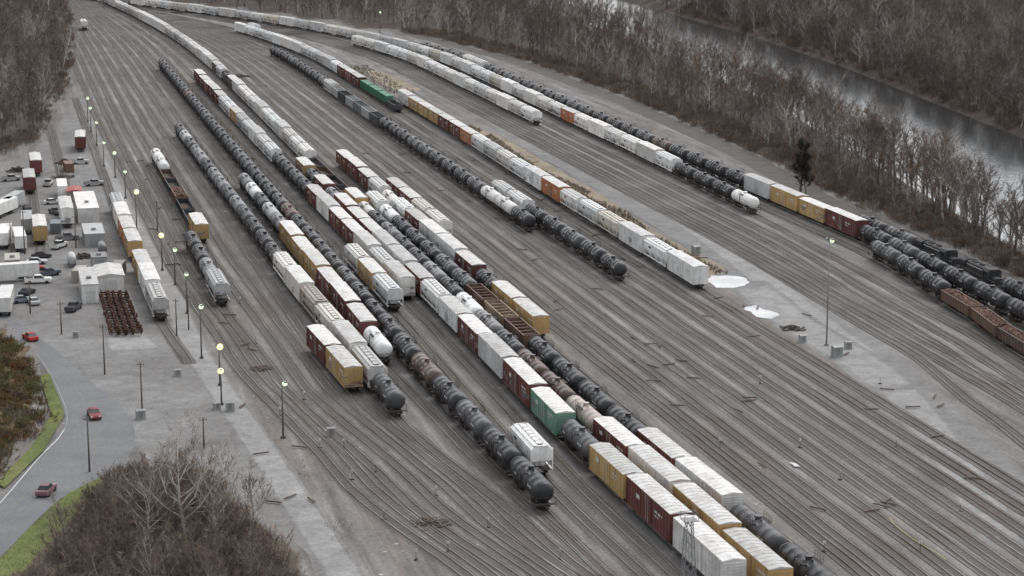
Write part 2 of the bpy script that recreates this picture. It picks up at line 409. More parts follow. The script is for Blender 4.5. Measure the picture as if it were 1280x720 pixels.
ribbon("gravel_track",[(930,352),(990,400),(1030,425),(1080,455),(1120,488)],3.0,0.022,'patch',"pale compacted turning patch on the lane",2.0)
sheet("weed_strip",[(585,158),(620,168),(740,238),(830,298),(905,336),(885,347),(800,300),(690,230),(600,183)],0.028,'drygrass',"tan dry weeds between tracks",fade=2)
sheet("weed_strip",[(460,88),(485,92),(525,112),(505,116),(470,100)],0.028,'drygrass',"brown weeds between tracks",fade=2)
for pts in ([(884,349),(892,345),(908,344),(926,347),(937,352),(933,357),(915,360),(895,360)],[(930,384),(942,382),(958,387),(974,395),(966,399),(948,396)]):
    sheet("sky_pale_puddle",pts,0.034,'puddle',"flat puddle on gravel, painted pale as reflected sky",1.0,0.9,0)
sheet("sky_pale_puddle",[(986,580),(993,581),(1000,585),(993,585)],0.26,'puddle',"small puddle beside the rails, painted pale as reflected sky",.3,0.9,0)
v=[];f=[]
Ys=list(range(330,1040,15))
for i,Y in enumerate(Ys):
    e=interp(EF,Y)
    v+=[(PX(e-11,Y),Y,0.012),(PX(e-3,Y),Y,0.012)]
for i in range(len(Ys)-1): f.append((2*i,2*i+1,2*i+3,2*i+2))
me=bpy.data.meshes.new("dirt_lane"); me.from_pydata(v,[],f); me.materials.append(M['dirt']); tag(mkobj("dirt_lane",me),kind="structure",label="dark dirt lane along the wood edge")
outer=[(-60,372),(-20,384),(20,402),(70,438),(112,476),(158,516),(168,556),(140,588),(74,625),(0,697),(-60,755)]
inner=[(-60,398),(-25,410),(2,418),(32,432),(54,458),(72,492),(81,522),(72,545),(45,573),(0,625),(-60,690)]
oo=smooth_line([G(*q) for q in outer]); ii=smooth_line([G(*q) for q in inner])
v=[];f=[]
for a,b in zip(oo,ii): v+=[(a.x,a.y,0.04),(b.x,b.y,0.04)]
for i in range(len(oo)-1): f.append((2*i,2*i+2,2*i+3,2*i+1))
me=bpy.data.meshes.new("road"); me.from_pydata(v,[],f); me.materials.append(M['asphalt']); tag(mkobj("road",me),kind="structure",label="curving two lane asphalt road")
def line_mark(path,off,wd,z,mat,name,label):
    v=[];f=[]
    for i,q in enumerate(path):
        a=path[max(i-1,0)];b=path[min(i+1,len(path)-1)]
        d=(b-a).normalized(); n=Vector((-d.y,d.x))
        p=q+n*off; v+=[(p.x-n.x*wd/2,p.y-n.y*wd/2,z),(p.x+n.x*wd/2,p.y+n.y*wd/2,z)]
    for i in range(len(path)-1): f.append((2*i,2*i+2,2*i+3,2*i+1))
    me=bpy.data.meshes.new(name); me.from_pydata(v,[],f); me.materials.append(M[mat]); me.update()
    for p in me.polygons:
        if p.normal.z<0: p.flip()
    return tag(mkobj(name,me),kind="structure",label=label)
side=1 if (oo[20]-ii[20]).dot(Vector((-(ii[21]-ii[20]).y,(ii[21]-ii[20]).x)))>0 else -1
line_mark(ii[40:],side*0.4,0.14,0.05,'white',"road_edge_line","white painted line along the road edge")
line_mark(ii[:41],side*0.4,0.10,0.05,'line',"road_edge_line","faded white line along the road edge")
mid=[a.lerp(b,0.62) for a,b in zip(oo,ii)]
line_mark(mid,0.1,0.12,0.05,'yline2',"road_centre_line","faded yellow centre line of the road")
hose=smooth_line([Vector(G(*q)) for q in [(1112,650),(1120,660),(1135,672),(1150,682),(1165,690),(1182,702)]])
o=line_mark(hose,0,0.09,0.30,'yline',"yellow_hose","yellow hose lying beside the rails"); del o["kind"]; o["category"]="hose"
# ------------------------------------------------------------ tracks
TR={}
def T(key,ctrl,near=None,far=-5): TR[key]=dict(c=sorted([(Yof(y),p) for y,p in ctrl]),n=Yof(near if near is not None else 790),f=Yof(far),i=len(TR))
T('t0',[(470,37),(400,34.3),(290,33.5)],455,120)
T('a',[(780,64),(600,52),(450,44.5),(330,41),(150,38.5)])
T('b',[(780,67),(600,55.5),(450,48),(330,44),(150,42.2)])
T('t1b',[(780,70),(620,59),(480,51),(383,47.8),(150,46)])
T('t1',[(780,73),(620,63),(480,54.5),(305,50.7),(150,50)])
T('c',[(780,76),(640,67.5),(480,58.3),(305,55),(150,54)])
T('t2b',[(780,77.5),(660,71),(490,62.2),(430,60.5),(150,58)])
T('t2',[(780,79),(680,74.5),(525,66.6),(345,64.2),(172,62.3)])
T('d',[(470,68.5),(400,67.8),(150,66.3)],470)
T('t3b',[(720,78.5),(560,73.5),(458,71.2),(235,70.2)],720)
T('t3',[(780,79.5),(640,77.5),(460,75.6),(165,74),(60,74)])
T('t4b',[(780,84),(600,81.4),(390,81.4),(150,79.2)])
T('t4',[(780,87.8),(600,85.8),(380,85.9),(212,84.8),(105,84.2)])
T('t7',[(780,92),(725,91.5),(560,90),(440,90.2),(222,89.6)])
T('t8',[(780,96.8),(725,96.3),(510,94.5),(395,94.5),(225,94.2),(118,95)])
T('t9',[(780,102),(725,101.6),(600,100),(530,99.2),(300,98.8)])
T('t6',[(780,107),(600,105),(425,104),(290,103.4),(100,103.4)])
T('t6b',[(780,111.5),(300,108),(100,108)])
for k,p in (('e1',112.5),('e2',117),('e3',121.5),('e4',126)): T(k,[(780,p+1.5),(400,p),(100,p)])
T('t10',[(780,131),(292,130.4),(100,129.8)])
T('t10b',[(780,135.5),(352,134.8),(100,134.2)])
T('f1',[(780,140),(100,139.2)])
T('t11',[(780,144.5),(142,143.9)])
T('t12',[(780,149),(255,149),(162,150.5)])
T('h1',[(640,156),(520,163),(440,169),(300,172),(100,171.5)],660)
for k,p in (('h2',175.3),('h3',179)): T(k,[(620,p-8),(480,p-4),(300,p),(100,p)],640)
T('t13',[(560,171),(400,178),(300,183),(100,183)],600)
T('h4',[(560,175.5),(400,182.3),(300,187.5),(100,188)],600)
T('t14',[(560,180),(400,187.5),(330,191),(270,193),(187,195),(100,196.5)],560)
T('t16',[(540,183.5),(447,188),(390,193.3),(330,199),(312,200),(240,199.5)],560,235)
T('t15',[(500,197),(410,200),(312,204.9),(217,203.8),(105,204)],540)
T('t17',[(500,205.5),(410,207),(350,210),(200,209)],540,150)
T('l1',[(300,13),(200,13)],320,225)
T('l2',[(240,22),(150,22)],260,150)
def tp(t,Y):
    p=sinterp(t['c'],Y); return PX(p-bend(p,Y),Y)
for k,t in TR.items():
    Y=t['n']; pts=[]
    while Y<t['f']:
        pts.append(Vector((tp(t,Y),Y))); Y+=(8 if Y<600 else 14)
    t['z']=0.038+0.0035*t['i']
    root=None
    for kind in ('bed','rail','rail '):
        v=[];f=[];uv=[];s=0
        off=0 if kind=='bed' else (0.7175 if kind=='rail' else -0.7175)
        for i,q in enumerate(pts):
            a=pts[max(i-1,0)];b=pts[min(i+1,len(pts)-1)]
            d=(b-a).normalized(); n=Vector((d.y,-d.x))
            if i: s+=(q-pts[i-1]).length
            if kind=='bed':
                for o in (-1.5,1.5):
                    p=q+n*o; v.append((p.x,p.y,t['z'])); uv.append((o,s))
            else:
                for o,z in ((-0.035,0.0),(-0.035,0.16),(0.035,0.16),(0.035,0.0)):
                    p=q+n*(off+o); v.append((p.x,p.y,t['z']+z))
        if kind=='bed':
            for i in range(len(pts)-1): f.append((2*i,2*i+1,2*i+3,2*i+2))
        else:
            for i in range(len(pts)-1):
                for j in range(3): f.append((4*i+j,4*i+j+1,4*i+4+j+1,4*i+4+j))
        nm="railway_track" if kind=='bed' else "rail"
        me=bpy.data.meshes.new(nm); me.from_pydata(v,[],f); me.materials.append(M['bed' if kind=='bed' else 'rail'])
        if kind=='bed':
            ul=me.uv_layers.new(name="uv")
            for lp in me.loops: ul.data[lp.index].uv=uv[lp.vertex_index]
        me.update()
        o=mkobj(nm,me,parent=root)
        if kind=='bed': root=o; tag(o,"rusty railway track on wooden ties and ballast","railway track","parallel tracks of the rail yard")
# ------------------------------------------------------------ rail cars
def truck():
    m=MB()
    for x in (-0.85,0.85):
        m.cyl((x,-0.72,0.45),(x,0.72,0.45),0.09,6,1)
        for y in (-0.72,0.72): m.cyl((x,y-0.07,0.45),(x,y+0.07,0.45),0.45,14,1)
    for y in (-1.0,1.0):
        m.profY([(-1.25,0.35),(-1.25,0.62),(-0.45,0.86),(0.45,0.86),(1.25,0.62),(1.25,0.35),(0.95,0.35),(0.4,0.2),(-0.4,0.2),(-0.95,0.35)],y-0.08,y+0.08,0)
    m.box(-0.2,0.2,-1.05,1.05,0.5,0.82,0)
    return m
def couplers(m,L):
    for s in (-1,1):
        a,b=sorted((s*(L/2-0.3),s*(L/2+0.62))); m.box(a,b,-0.14,0.14,0.8,1.05,0)
def ladder(m,x,y,z0,z1,mi=0,w=0.42):
    m.box(x-w/2-0.02,x-w/2+0.02,y-0.03,y+0.03,z0,z1,mi); m.box(x+w/2-0.02,x+w/2+0.02,y-0.03,y+0.03,z0,z1,mi)
    z=z0+0.15
    while z<z1: m.box(x-w/2,x+w/2,y-0.02,y+0.02,z-0.02,z+0.02,mi); z+=0.4
def marks(m,x,y,z,n,mi,h=0.28,w=0.2):
    for i in range(n):
        if i%4==3: continue
        m.box(x+i*w*1.35,x+i*w*1.35+w,y-0.006 if y>0 else y-0.012,y+0.012 if y>0 else y+0.006,z,z+h,mi)
def D_tank(L=14.4,r=1.5):
    t=MB(); h=L/2; cz=1.2+r
    pr=[(-h,0.01),(-h+.04,.5*r),(-h+.2,.78*r),(-h+.5,.93*r),(-h+.85,r)]
    segs=6
    for i in range(segs+1):
        x=-h+.95+(L-1.9)*i/segs
        pr+=[(x-.05,r),(x-.045,r+.012),(x+.045,r+.012),(x+.05,r)]
    pr+=[(h-.85,r),(h-.5,.93*r),(h-.2,.78*r),(h-.04,.5*r),(h,.01)]
    t.lathe(pr,0,cz,26,0)
    for s in (-1,1):
        marks(t,-5.2 if s>0 else 2.6,s*(r+.012),cz+.15,8,1); marks(t,2.6 if s>0 else -5.2,s*(r+.012),cz-.1,6,1,.2,.16)
    pl=MB()
    zt=cz+r
    pl.cyl((0,0,zt-.15),(0,0,zt+.36),.45,14,1); pl.cyl((0,0,zt+.36),(0,0,zt+.43),.5,14,1)
    pl.cyl((1.0,0,zt-.1),(1.0,0,zt+.25),.16,8,1); pl.cyl((-1.0,0,zt-.1),(-1.0,0,zt+.22),.14,8,1)
    for s in (-1,1):
        pl.box(-1.3,1.3,s*1.1-.26,s*1.1+.26,zt-.28,zt-.24,0)
        for x in (-1.3,-.4,.4,1.3): pl.box(x-.02,x+.02,s*1.34-.02,s*1.34+.02,zt-.28,zt+.6,0)
        pl.box(-1.3,1.3,s*1.34-.02,s*1.34+.02,zt+.56,zt+.60,0); pl.box(-1.3,1.3,s*1.34-.015,s*1.34+.015,zt+.2,zt+.23,0)
        ladder(pl,0.0,s*1.56,1.1,zt-.25,0)
    u=MB()
    for s in (-1,1):
        a,b=sorted((s*(h-3.3),s*(h+.35))); u.box(a,b,-.35,.35,.82,1.15,0)
        a,b=sorted((s*(h-.35),s*(h+.35))); u.box(a,b,-1.5,1.5,1.12,1.2,0)
        a,b=sorted((s*(h-2.9),s*(h-2.2))); u.prof([(-1.3,1.0),(1.3,1.0),(1.35,1.9),(.9,1.35),(-.9,1.35),(-1.35,1.9)],a,b,0)
        for yy in (-1.45,1.45):
            u.box(s*(h+.3)-.03,s*(h+.3)+.03,yy-.03,yy+.03,.6,2.2,0)
        u.box(s*(h+.3)-.025,s*(h+.3)+.025,-1.45,1.45,2.15,2.2,0)
        u.box(-h,h,s*1.52-.025,s*1.52+.025,2.0,2.05,0)
    u.box(-1.2,.2,-.4,.3,.7,1.1,0); u.box(-h+3,h-3,-.15,.15,.95,1.1,0)
    couplers(u,L+.7)
    return dict(parts=[("tank",t,['tank','white'],1),("manway_platform",pl,['dark','tank'],1),("underframe",u,['dark'],0)],L=L+1.9,tr=h-2.3)
def D_box(L=15.6,hh=4.45,door=1.8,W=1.5):
    b=MB(); h=L/2
    b.box(-h,h,-W,W,1.05,hh,0)
    n=int(L/1.15)
    for s in (-1,1):
        for i in range(n+1):
            x=-h+.06+(L-.12)*i/n
            if abs(x)<door+.15: continue
            b.box(x-.07,x+.07,min(s*W,s*(W+.07)),max(s*W,s*(W+.07)),1.0,hh-.05,0)
        b.box(-h,h,min(s*W,s*(W+.05)),max(s*W,s*(W+.05)),.9,1.12,0)
        b.box(-h,h,min(s*W,s*(W+.09)),max(s*W,s*(W+.09)),hh-.14,hh+.02,0)
        z=1.3
        while z<hh-.2:
            b.box(min(s*h,s*(h+.07)),max(s*h,s*(h+.07)),-W+.15,W-.15,z,z+.16,0); z+=.38
        marks(b,-6.6 if s>0 else 3.0,s*(W+.075),3.2,9,1,.34,.24); marks(b,-6.6 if s>0 else 3.0,s*(W+.075),2.7,6,1,.2,.2)
        b.box(3.2 if s>0 else -4.6,4.6 if s>0 else -3.2,min(s*(W+.072),s*(W+.085)),max(s*(W+.072),s*(W+.085)),3.0,3.6,1)
        for e in (-1,1): ladder(b,e*(h-.4),s*(W+.12),.9,hh-.6 if e*s>0 else 2.2,0)
    r=MB()
    r.prof([(-W-.06,hh+.021),(W+.06,hh+.021),(W+.06,hh+.06),(0,hh+.3),(-W-.06,hh+.06)],-h-.03,h+.03,0)
    k=int(L/1.3)
    for i in range(k+1):
        x=-h+.1+(L-.2)*i/k
        r.prof([(-W-.04,hh+.062),(-W-.04,hh+.10),(0,hh+.34),(W+.04,hh+.10),(W+.04,hh+.062),(0,hh+.302)],x-.045,x+.045,0)
    doors=[]
    for s in (-1,1):
        d=MB(); y0=W+.01; y1=W+.1
        def bx(x0,x1,a,c,z0,z1,mi=0): d.box(x0,x1,min(s*a,s*c),max(s*a,s*c),z0,z1,mi)
        bx(-door,door,y0,y1,1.12,hh-.16)
        for x in (-door+.05,-door/2,0,door/2,door-.05): bx(x-.05,x+.05,y1,y1+.05,1.15,hh-.2)
        for z in (1.5,2.5,3.4): bx(-door,door,y1,y1+.03,z,z+.1)
        for x in (-door*.3,door*.35): bx(x-.03,x+.03,y1+.05,y1+.1,1.1,hh-.2,1)
        doors.append(("door",d,['paint','roof'],1))
    u=MB(); u.box(-h,h,-.35,.35,.75,1.04,0)
    for x in (-h+2.4,h-2.4,-1.5,1.5): u.box(x-.15,x+.15,-1.35,1.35,.85,1.04,0)
    u.box(-1,1,.5,1.1,.55,.95,0); couplers(u,L)
    return dict(parts=[("body",b,['paint','white'],1),("roof",r,['roof'],0)]+doors+[("underframe",u,['dark'],0)],L=L+1.3,tr=h-2.4)
def D_hop(L=15.8,bays=3):
    b=MB(); h=L/2; W=1.55
    prof=[(-W+.1,2.35),(-W,2.55),(-W-.02,3.4),(-W+.02,4.1),(-W+.3,4.42),(-.8,4.55),(.8,4.55),(W-.3,4.42),(W-.02,4.1),(W+.02,3.4),(W,2.55),(W-.1,2.35)]
    b.prof(prof,-h+.3,h-.3,0)
    lo=h-2.0; step=2*lo/bays
    for i in range(bays):
        x0=-lo+i*step; x1=x0+step; cx=(x0+x1)/2
        b.hexa([(cx-.45,-.8,.75),(cx+.45,-.8,.75),(cx+.45,.8,.75),(cx-.45,.8,.75),(x0+.02,-W+.12,2.36),(x1-.02,-W+.12,2.36),(x1-.02,W-.12,2.36),(x0+.02,W-.12,2.36)],0)
    for s in (-1,1):
        b.prof([(-1.2,2.34),(1.2,2.34),(.6,1.4),(-.6,1.4)],*sorted((s*(lo),s*(h-1.2))),0)
        for i in range(13):
            x=-h+.4+(L-.8)*i/12
            b.box(x-.05,x+.05,min(s*W,s*(W+.08)),max(s*W,s*(W+.08)),2.3,4.1,0)
        b.box(-h,h,min(s*(W-.25),s*(W-.02)),max(s*(W-.25),s*(W-.02)),1.05,1.3,0)
        b.box(-h+.3,h-.3,min(s*W,s*(W+.06)),max(s*W,s*(W+.06)),4.08,4.2,0)
        marks(b,-6.3 if s>0 else 3.4,s*(W+.085),3.3,9,1,.36,.24)
        b.box(2.2 if s>0 else -3.8,3.8 if s>0 else -2.2,min(s*(W+.082),s*(W+.095)),max(s*(W+.082),s*(W+.095)),3.2,3.6,2)
        for e in (-1,1):
            b.box(e*(h-.05)-.06,e*(h-.05)+.06,s*W-.06,s*W+.06,1.05,4.2,0)
            b.box(*sorted((e*(h-.3),e*h)),s*W-.05,s*W+.05,2.3,2.4,0)
            b.hexa([(e*(h-1.2)-.05,s*1.2-.05,1.3),(e*(h-1.2)+.05,s*1.2-.05,1.3),(e*(h-1.2)+.05,s*1.2+.05,1.3),(e*(h-1.2)-.05,s*1.2+.05,1.3),(e*(h-.4)-.05,s*1.2-.05,2.36),(e*(h-.4)+.05,s*1.2-.05,2.36),(e*(h-.4)+.05,s*1.2+.05,2.36),(e*(h-.4)-.05,s*1.2+.05,2.36)],0)
            ladder(b,e*(h-.28),s*(W+.1),1.0,4.3,0)
    r=MB()
    for s in (-1,1): r.box(-h+.3,h-.3,s*.95-.2,s*.95+.2,4.62,4.66,0)
    for e in (-1,1): r.box(*sorted((e*(h-.6),e*(h-.2))),-1.1,1.1,4.62,4.66,0)
    nb=6
    for i in range(nb):
        x=-h+1.2+(L-2.4)*(i+.5)/nb
        r.box(x-.95,x+.95,-.36,.36,4.555,4.76,0); r.box(x-1.0,x-.9,-.42,.42,4.6,4.80,1); r.box(x+.9,x+1.0,-.42,.42,4.6,4.80,1)
    u=MB()
    for s in (-1,1): u.box(*sorted((s*(h-2.6),s*h)),-1.5,1.5,.98,1.08,0); u.box(*sorted((s*(h-2.2),s*h)),-.3,.3,.75,.99,0)
    u.box(-h+2,h-2,-.15,.15,.8,.97,0)
    couplers(u,L)
    return dict(parts=[("body",b,['paint','white','dark'],1),("roof_hatches",r,['plain','steel'],1),("underframe",u,['dark'],0)],L=L+1.3,tr=h-2.0)
def D_gon(L=15.6,top=2.9,load=True,braces=False):
    b=MB(); h=L/2; W=1.5
    b.box(-h,h,-W,W,1.0,1.15,0)
    for s in (-1,1):
        b.box(-h,h,min(s*(W-.08),s*W),max(s*(W-.08),s*W),1.15,top,0)
        b.box(-h,h,min(s*(W-.1),s*(W+.1)),max(s*(W-.1),s*(W+.1)),top,top+.12,0)
        b.box(*sorted((s*(h-.08),s*h)),-W+.08,W-.08,1.15,top,0)
        b.box(*sorted((s*(h-.1),s*(h+.06))),-W-.1,W+.1,top+.001,top+.12,0)
        for i in range(12):
            x=-h+.1+(L-.2)*i/11
            b.box(x-.07,x+.07,min(s*W,s*(W+.1)),max(s*W,s*(W+.1)),.95,top,0)
        for e in (-1,1): ladder(b,e*(h-.35),s*(W+.13),.9,top,0)
    if braces:
        for x in (-5,-2.5,0,2.5,5):
            b.box(x-.12,x+.12,-W+.08,W-.08,top-.35,top-.12,0)
            b.hexa([(x-.05,-1.4,1.15),(x+.05,-1.4,1.15),(x+.05,1.4,1.15),(x-.05,1.4,1.15),(x-.05,-1.4,1.9),(x+.05,-1.4,1.9),(x+.05,1.4,1.9),(x-.05,1.4,1.9)],0)
    parts=[("body",b,['plain'],1)]
    l=MB(); nx,ny=30,6; rr=random.Random(5 if load else 3)
    for i in range(nx+1):
        for j in range(ny+1):
            x=-h+.1+(L-.2)*i/nx; y=-W+.09+(2*W-.18)*j/ny
            if load: z=top-.35+rr.uniform(-.3,.55)+.3*math.cos(y)*(1 if 0<j<ny else 0)
            else: z=1.25+rr.uniform(0,.2)
            l.v.append((x,y,z))
    for i in range(nx):
        for j in range(ny):
            a=i*(ny+1)+j; l.face((a,a+ny+1,a+ny+2,a+1),0)
    parts.append(("load",l,['scrap' if load else 'junk'],0))
    u=MB(); u.box(-h,h,-.35,.35,.72,.99,0); couplers(u,L)
    parts.append(("underframe",u,['dark'],0))
    return dict(parts=parts,L=L+1.3,tr=h-2.2)
def D_flat(L=17.5):
    b=MB(); h=L/2
    b.box(-h,h,-1.4,1.4,1.0,1.2,0); b.prof([(-.4,.6),(.4,.6),(1.0,1.0),(-1.0,1.0)],-h+3,h-3,0)
    c=MB(); 
    for x0,x1 in ((-h+.5,-.25),(.25,h-.5)):
        c.box(x0,x1,-1.22,1.22,1.21,3.8,0)
        k=int((x1-x0)/.35)
        for i in range(k+1):
            x=x0+.06+(x1-x0-.12)*i/k
            for s in (-1,1): c.box(x-.06,x+.06,min(s*1.22,s*1.26),max(s*1.22,s*1.26),1.3,3.7,0)
        for s in (-1,1):
            c.box(x0,x1,min(s*1.22,s*1.28),max(s*1.22,s*1.28),3.7,3.82,0)
    u=MB(); couplers(u,L)
    return dict(parts=[("deck",b,['dark'],0),("containers",c,['plain'],1),("underframe",u,['dark'],0)],L=L+1.3,tr=h-2.2)
def D_loco(L=20.5):
    f=MB(); h=L/2
    f.box(-h,h,-1.5,1.5,1.2,1.5,0)
    f.prof([(-1.3,.5),(1.3,.5),(1.45,1.19),(-1.45,1.19)],-2.6,2.6,0); couplers(f,L)
    for s in (-1,1):
        f.box(*sorted((s*h,s*(h+.25))),-1.4,1.4,.35,1.3,0)
        for i in range(16):
            x=-h+.5+(L-1)*i/15; f.box(x-.02,x+.02,s*1.46-.02,s*1.46+.02,1.5,2.5,1)
        f.box(-h+.5,h-.5,s*1.46-.02,s*1.46+.02,2.45,2.51,1)
    b=MB()
    b.prof([(-.95,1.5),(.95,1.5),(.95,3.95),(.6,4.2),(-.6,4.2),(-.95,3.95)],-h+1.2,3.6,0)
    b.prof([(-1.45,3.2),(1.45,3.2),(1.45,4.0),(1.0,4.3),(-1.0,4.3),(-1.45,4.0)],-h+1.6,-h+4.6,0)
    for x in (-h+2.2,-h+3.2,-h+4.1,-4.0,-2.6): b.cyl((x,0,4.2),(x,0,4.42),.5,12,1)
    b.box(-.6,1.0,-.3,.3,4.2,4.5,1)
    for x in (-5.5,-4.2,-2.9,-1.6,-.3,1,2.3):
        for s in (-1,1): b.box(x-.5,x+.5,min(s*.95,s*.99),max(s*.95,s*.99),1.7,3.3,1)
    c=MB(); c.prof([(-1.55,1.5),(1.55,1.5),(1.55,3.9),(1.1,4.4),(-1.1,4.4),(-1.55,3.9)],3.65,6.4,0)
    n=MB(); n.prof([(-.9,1.5),(.9,1.5),(.9,2.75),(.6,3.0),(-.6,3.0),(-.9,2.75)],6.42,9.0,0)
    w=MB()
    for s in (-1,1): 
        w.box(4.0,4.8,min(s*1.55,s*1.57),max(s*1.55,s*1.57),3.0,3.8,0); w.box(5.1,5.9,min(s*1.55,s*1.57),max(s*1.55,s*1.57),3.0,3.8,0)
        w.box(6.4,6.42,min(s*.15,s*.95),max(s*.15,s*.95),3.2,3.9,0)
    st=MB(); 
    for s in (-1,1): st.box(-h+1.4,3.4,min(s*.992,s*1.0),max(s*.992,s*1.0),3.45,3.62,0)
    return dict(parts=[("frame",f,['dark','steel'],0),("hood",b,['plain','dark'],1),("cab",c,['plain'],1),("nose",n,['plain'],1),("window",w,['glass'],0),("stripe",st,['white'],0)],L=L+1.3,tr=h-3.6)
DEFS={'T':D_tank(),'S':D_tank(12.2,1.42),'B':D_box(),'C':D_box(17.8,4.75,1.5),'H':D_hop(),'J':D_hop(13.2,2),'G':D_gon(),'E':D_gon(15.6,2.5,False),'O':D_gon(14.6,3.7,False,True),'F':D_flat(),'L':D_loco()}
NAMES={'T':"tank_car",'S':"tank_car",'B':"boxcar",'C':"boxcar",'H':"covered_hopper_car",'J':"covered_hopper_car",'G':"gondola_car",'E':"gondola_car",'O':"open_hopper_car",'F':"container_flat_car",'L':"locomotive"}
TK=truck(); TKM=TK.mesh("truck",[M['dark'],M['wheel']])
for k,d in DEFS.items():
    d['me']=[(n,mb.mesh(k+"_"+n,[M[x] for x in mt]),c) for n,mb,mt,c in d['parts']]
    keys=[]; J=MB()
    for n,mb,mt,c in d['parts']:
        mm=[]
        for x in mt:
            if x not in keys: keys.append(x)
            mm.append(keys.index(x))
        J.add(mb,(0,0,0),mm)
    for x in ('dark','wheel'):
        if x not in keys: keys.append(x)
    for s in (-1,1): J.add(TK,(s*d['tr'],0,0),[keys.index('dark'),keys.index('wheel')])
    d['joined']=J.mesh(k+"_whole",[M[x] for x in keys])
COL={'black':(0.031,0.032,0.036),'grey':(0.21,0.212,0.216),'white':(0.83,0.82,0.79),'brown':(0.115,0.076,0.062),'maroon':(0.15,0.048,0.042),'yellow':(0.53,0.35,0.15),
     'green':(0.20,0.37,0.28),'dgreen':(0.055,0.20,0.125),'pink':(0.44,0.37,0.325),'silver':(0.45,0.45,0.44),'rust':(0.17,0.10,0.072),'orange':(0.54,0.21,0.085),'dgrey':(0.075,0.077,0.082),'cream':(0.70,0.66,0.58),'lgrey':(0.64,0.635,0.62),'dred':(0.20,0.072,0.057),'tan':(0.33,0.25,0.175)}
CN={'black':"black",'grey':"grey",'white':"white",'brown':"brown",'maroon':"dark maroon",'yellow':"faded yellow",'green':"pale green",'dgreen':"green",'pink':"dusty beige",'silver':"silver grey",'rust':"rusty brown",'orange':"orange",'dgrey':"dark grey",'cream':"cream",'lgrey':"light grey",'dred':"dull red",'tan':"tan"}
CAT={"tank_car":"tank car","boxcar":"boxcar","covered_hopper_car":"hopper car","gondola_car":"gondola","open_hopper_car":"hopper car","container_flat_car":"flat car","locomotive":"locomotive"}
ncar=0
def place_car(k,c,X,Y,z,rz,extra=None):
    global ncar; ncar+=1
    d=DEFS[k]; nm=NAMES[k]; mu=U(.86,1.06); wm=U(-.025,.025); cc=[COL[c][0]*mu*(1+wm),COL[c][1]*mu,COL[c][2]*mu*(1-wm)]
    word=CAT[nm]
    load={'G':" loaded with rusty scrap",'E':" standing empty",'O':" with open top",'F':" carrying containers"}.get(k,"")
    lab=extra or ("%s %s%s coupled on yard track"%(CN[c],{"covered_hopper_car":"covered hopper car","open_hopper_car":"hopper car"}.get(nm,word),load))
    if Y>640:
        o=mkobj(nm,d['joined'],(X,Y,z),rz,color=cc)
    else:
        o=mkobj(nm,None,(X,Y,z),rz)
        for n,me,c_ in d['me']:
            mkobj(n,me,parent=o,color=cc)
        for s in (-1,1): mkobj("truck",TKM,(s*d['tr'],0,0),parent=o)
    tag(o,lab,word,word+"s standing in the yard")
def train(tk,y0,segs):
    t=TR[tk]; Y=Yof(y0)
    for y1,seq in segs:
        Ye=Yof(y1); i=0
        while Y<Ye-5:
            it=seq[i%len(seq)]
            i+=1
            if it is None: Y+=9; continue
            k,c=it[0],it[1:]
            L=DEFS[k]['L']
            dx=(tp(t,Y+L)-tp(t,Y))/L
            dY=L/math.sqrt(1+dx*dx)
            Xa,Xb=tp(t,Y),tp(t,Y+dY)
            rz=math.atan2(-dY,Xa-Xb) if R()<0.5 else math.atan2(dY,Xb-Xa)
            if k=='L': rz=math.atan2(-dY,Xa-Xb)
            place_car(k,c,(Xa+Xb)/2,Y+dY/2,t['z']+0.16,rz)
            Y+=dY
def mixs(spec,n,seed):
    rr=random.Random(seed); l=[]
    for s,w in spec: l+=[s]*w
    return [rr.choice(l) for _ in range(n)]
TBm=mixs([('Tblack',10),('Sblack',2),('Tdgrey',2),('Tbrown',1)],60,1)
TG=mixs([('Tblack',5),('Tgrey',4),('Tdgrey',4),('Sgrey',2),('Tsilver',2)],60,2)
WH=mixs([('Hwhite',8),('Hlgrey',3),('Hcream',1),('Cwhite',4)],80,3)
train('t0',404,[(350,['Hsilver','Cwhite','Byellow']),(272,[None,'Byellow','Borange','Cwhite','Hsilver','Hwhite'])])
train('t1',306,[(208,['Byellow','Edgrey','Eblack','Grust','Edgrey','Ebrown','Twhite','Twhite'])])
train('t1b',385,[(308,['Hsilver','Tgrey','Tblack','Tblack'])])
train('t2b',494,[(432,['Byellow','Bmaroon','Cwhite'])])
train('t2',526,[(503,['Tdgrey']),(430,['Hlgrey','Cwhite','Hwhite']),(398,['Hcream','Hpink']),(345,['Cwhite','Hwhite','Hwhite']),(172,TG)])
train('t3',645,[(520,TBm[:]),(470,['Tblack','Tbrown','Tblack']),(88,TBm[10:])])
train('t3b',460,[(440,['Twhite']),(370,['Bmaroon','Cmaroon','Bdred']),(305,['Cyellow','Byellow','Cyellow']),(235,['Tgrey','Tsilver','Tdgrey','Twhite'])])
train('t4b',600,[(583,['Jwhite'])])
train('t4b',392,[(338,['Hlgrey','Byellow'])])
train('t4',378,[(345,['Cwhite','Hlgrey']),(325,['Cwhite','Bdred']),(262,['Bmaroon','Bmaroon','Cwhite','Bmaroon','Bdred']),(210,['Tblack','Tdgrey']),(135,['Hwhite','Hlgrey','Cwhite','Hwhite','Hlgrey','Byellow']),(105,['Bmaroon','Cmaroon','Bdred'])])
train('t7',752,[(700,['Cwhite','Cwhite']),(655,['Cmaroon','Bmaroon']),(612,['Byellow']),(563,['Tdgrey','Tblack']),(400,['Bgreen','Cmaroon','Cwhite','Bmaroon','Bwhite','Bmaroon']),(318,['Hwhite','Bdred','Cwhite','Cwhite','Bmaroon','Hlgrey']),(255,['Bmaroon','Bdred','Cmaroon','Tgrey']),(222,['Bmaroon','Tdgrey','Byellow'])])
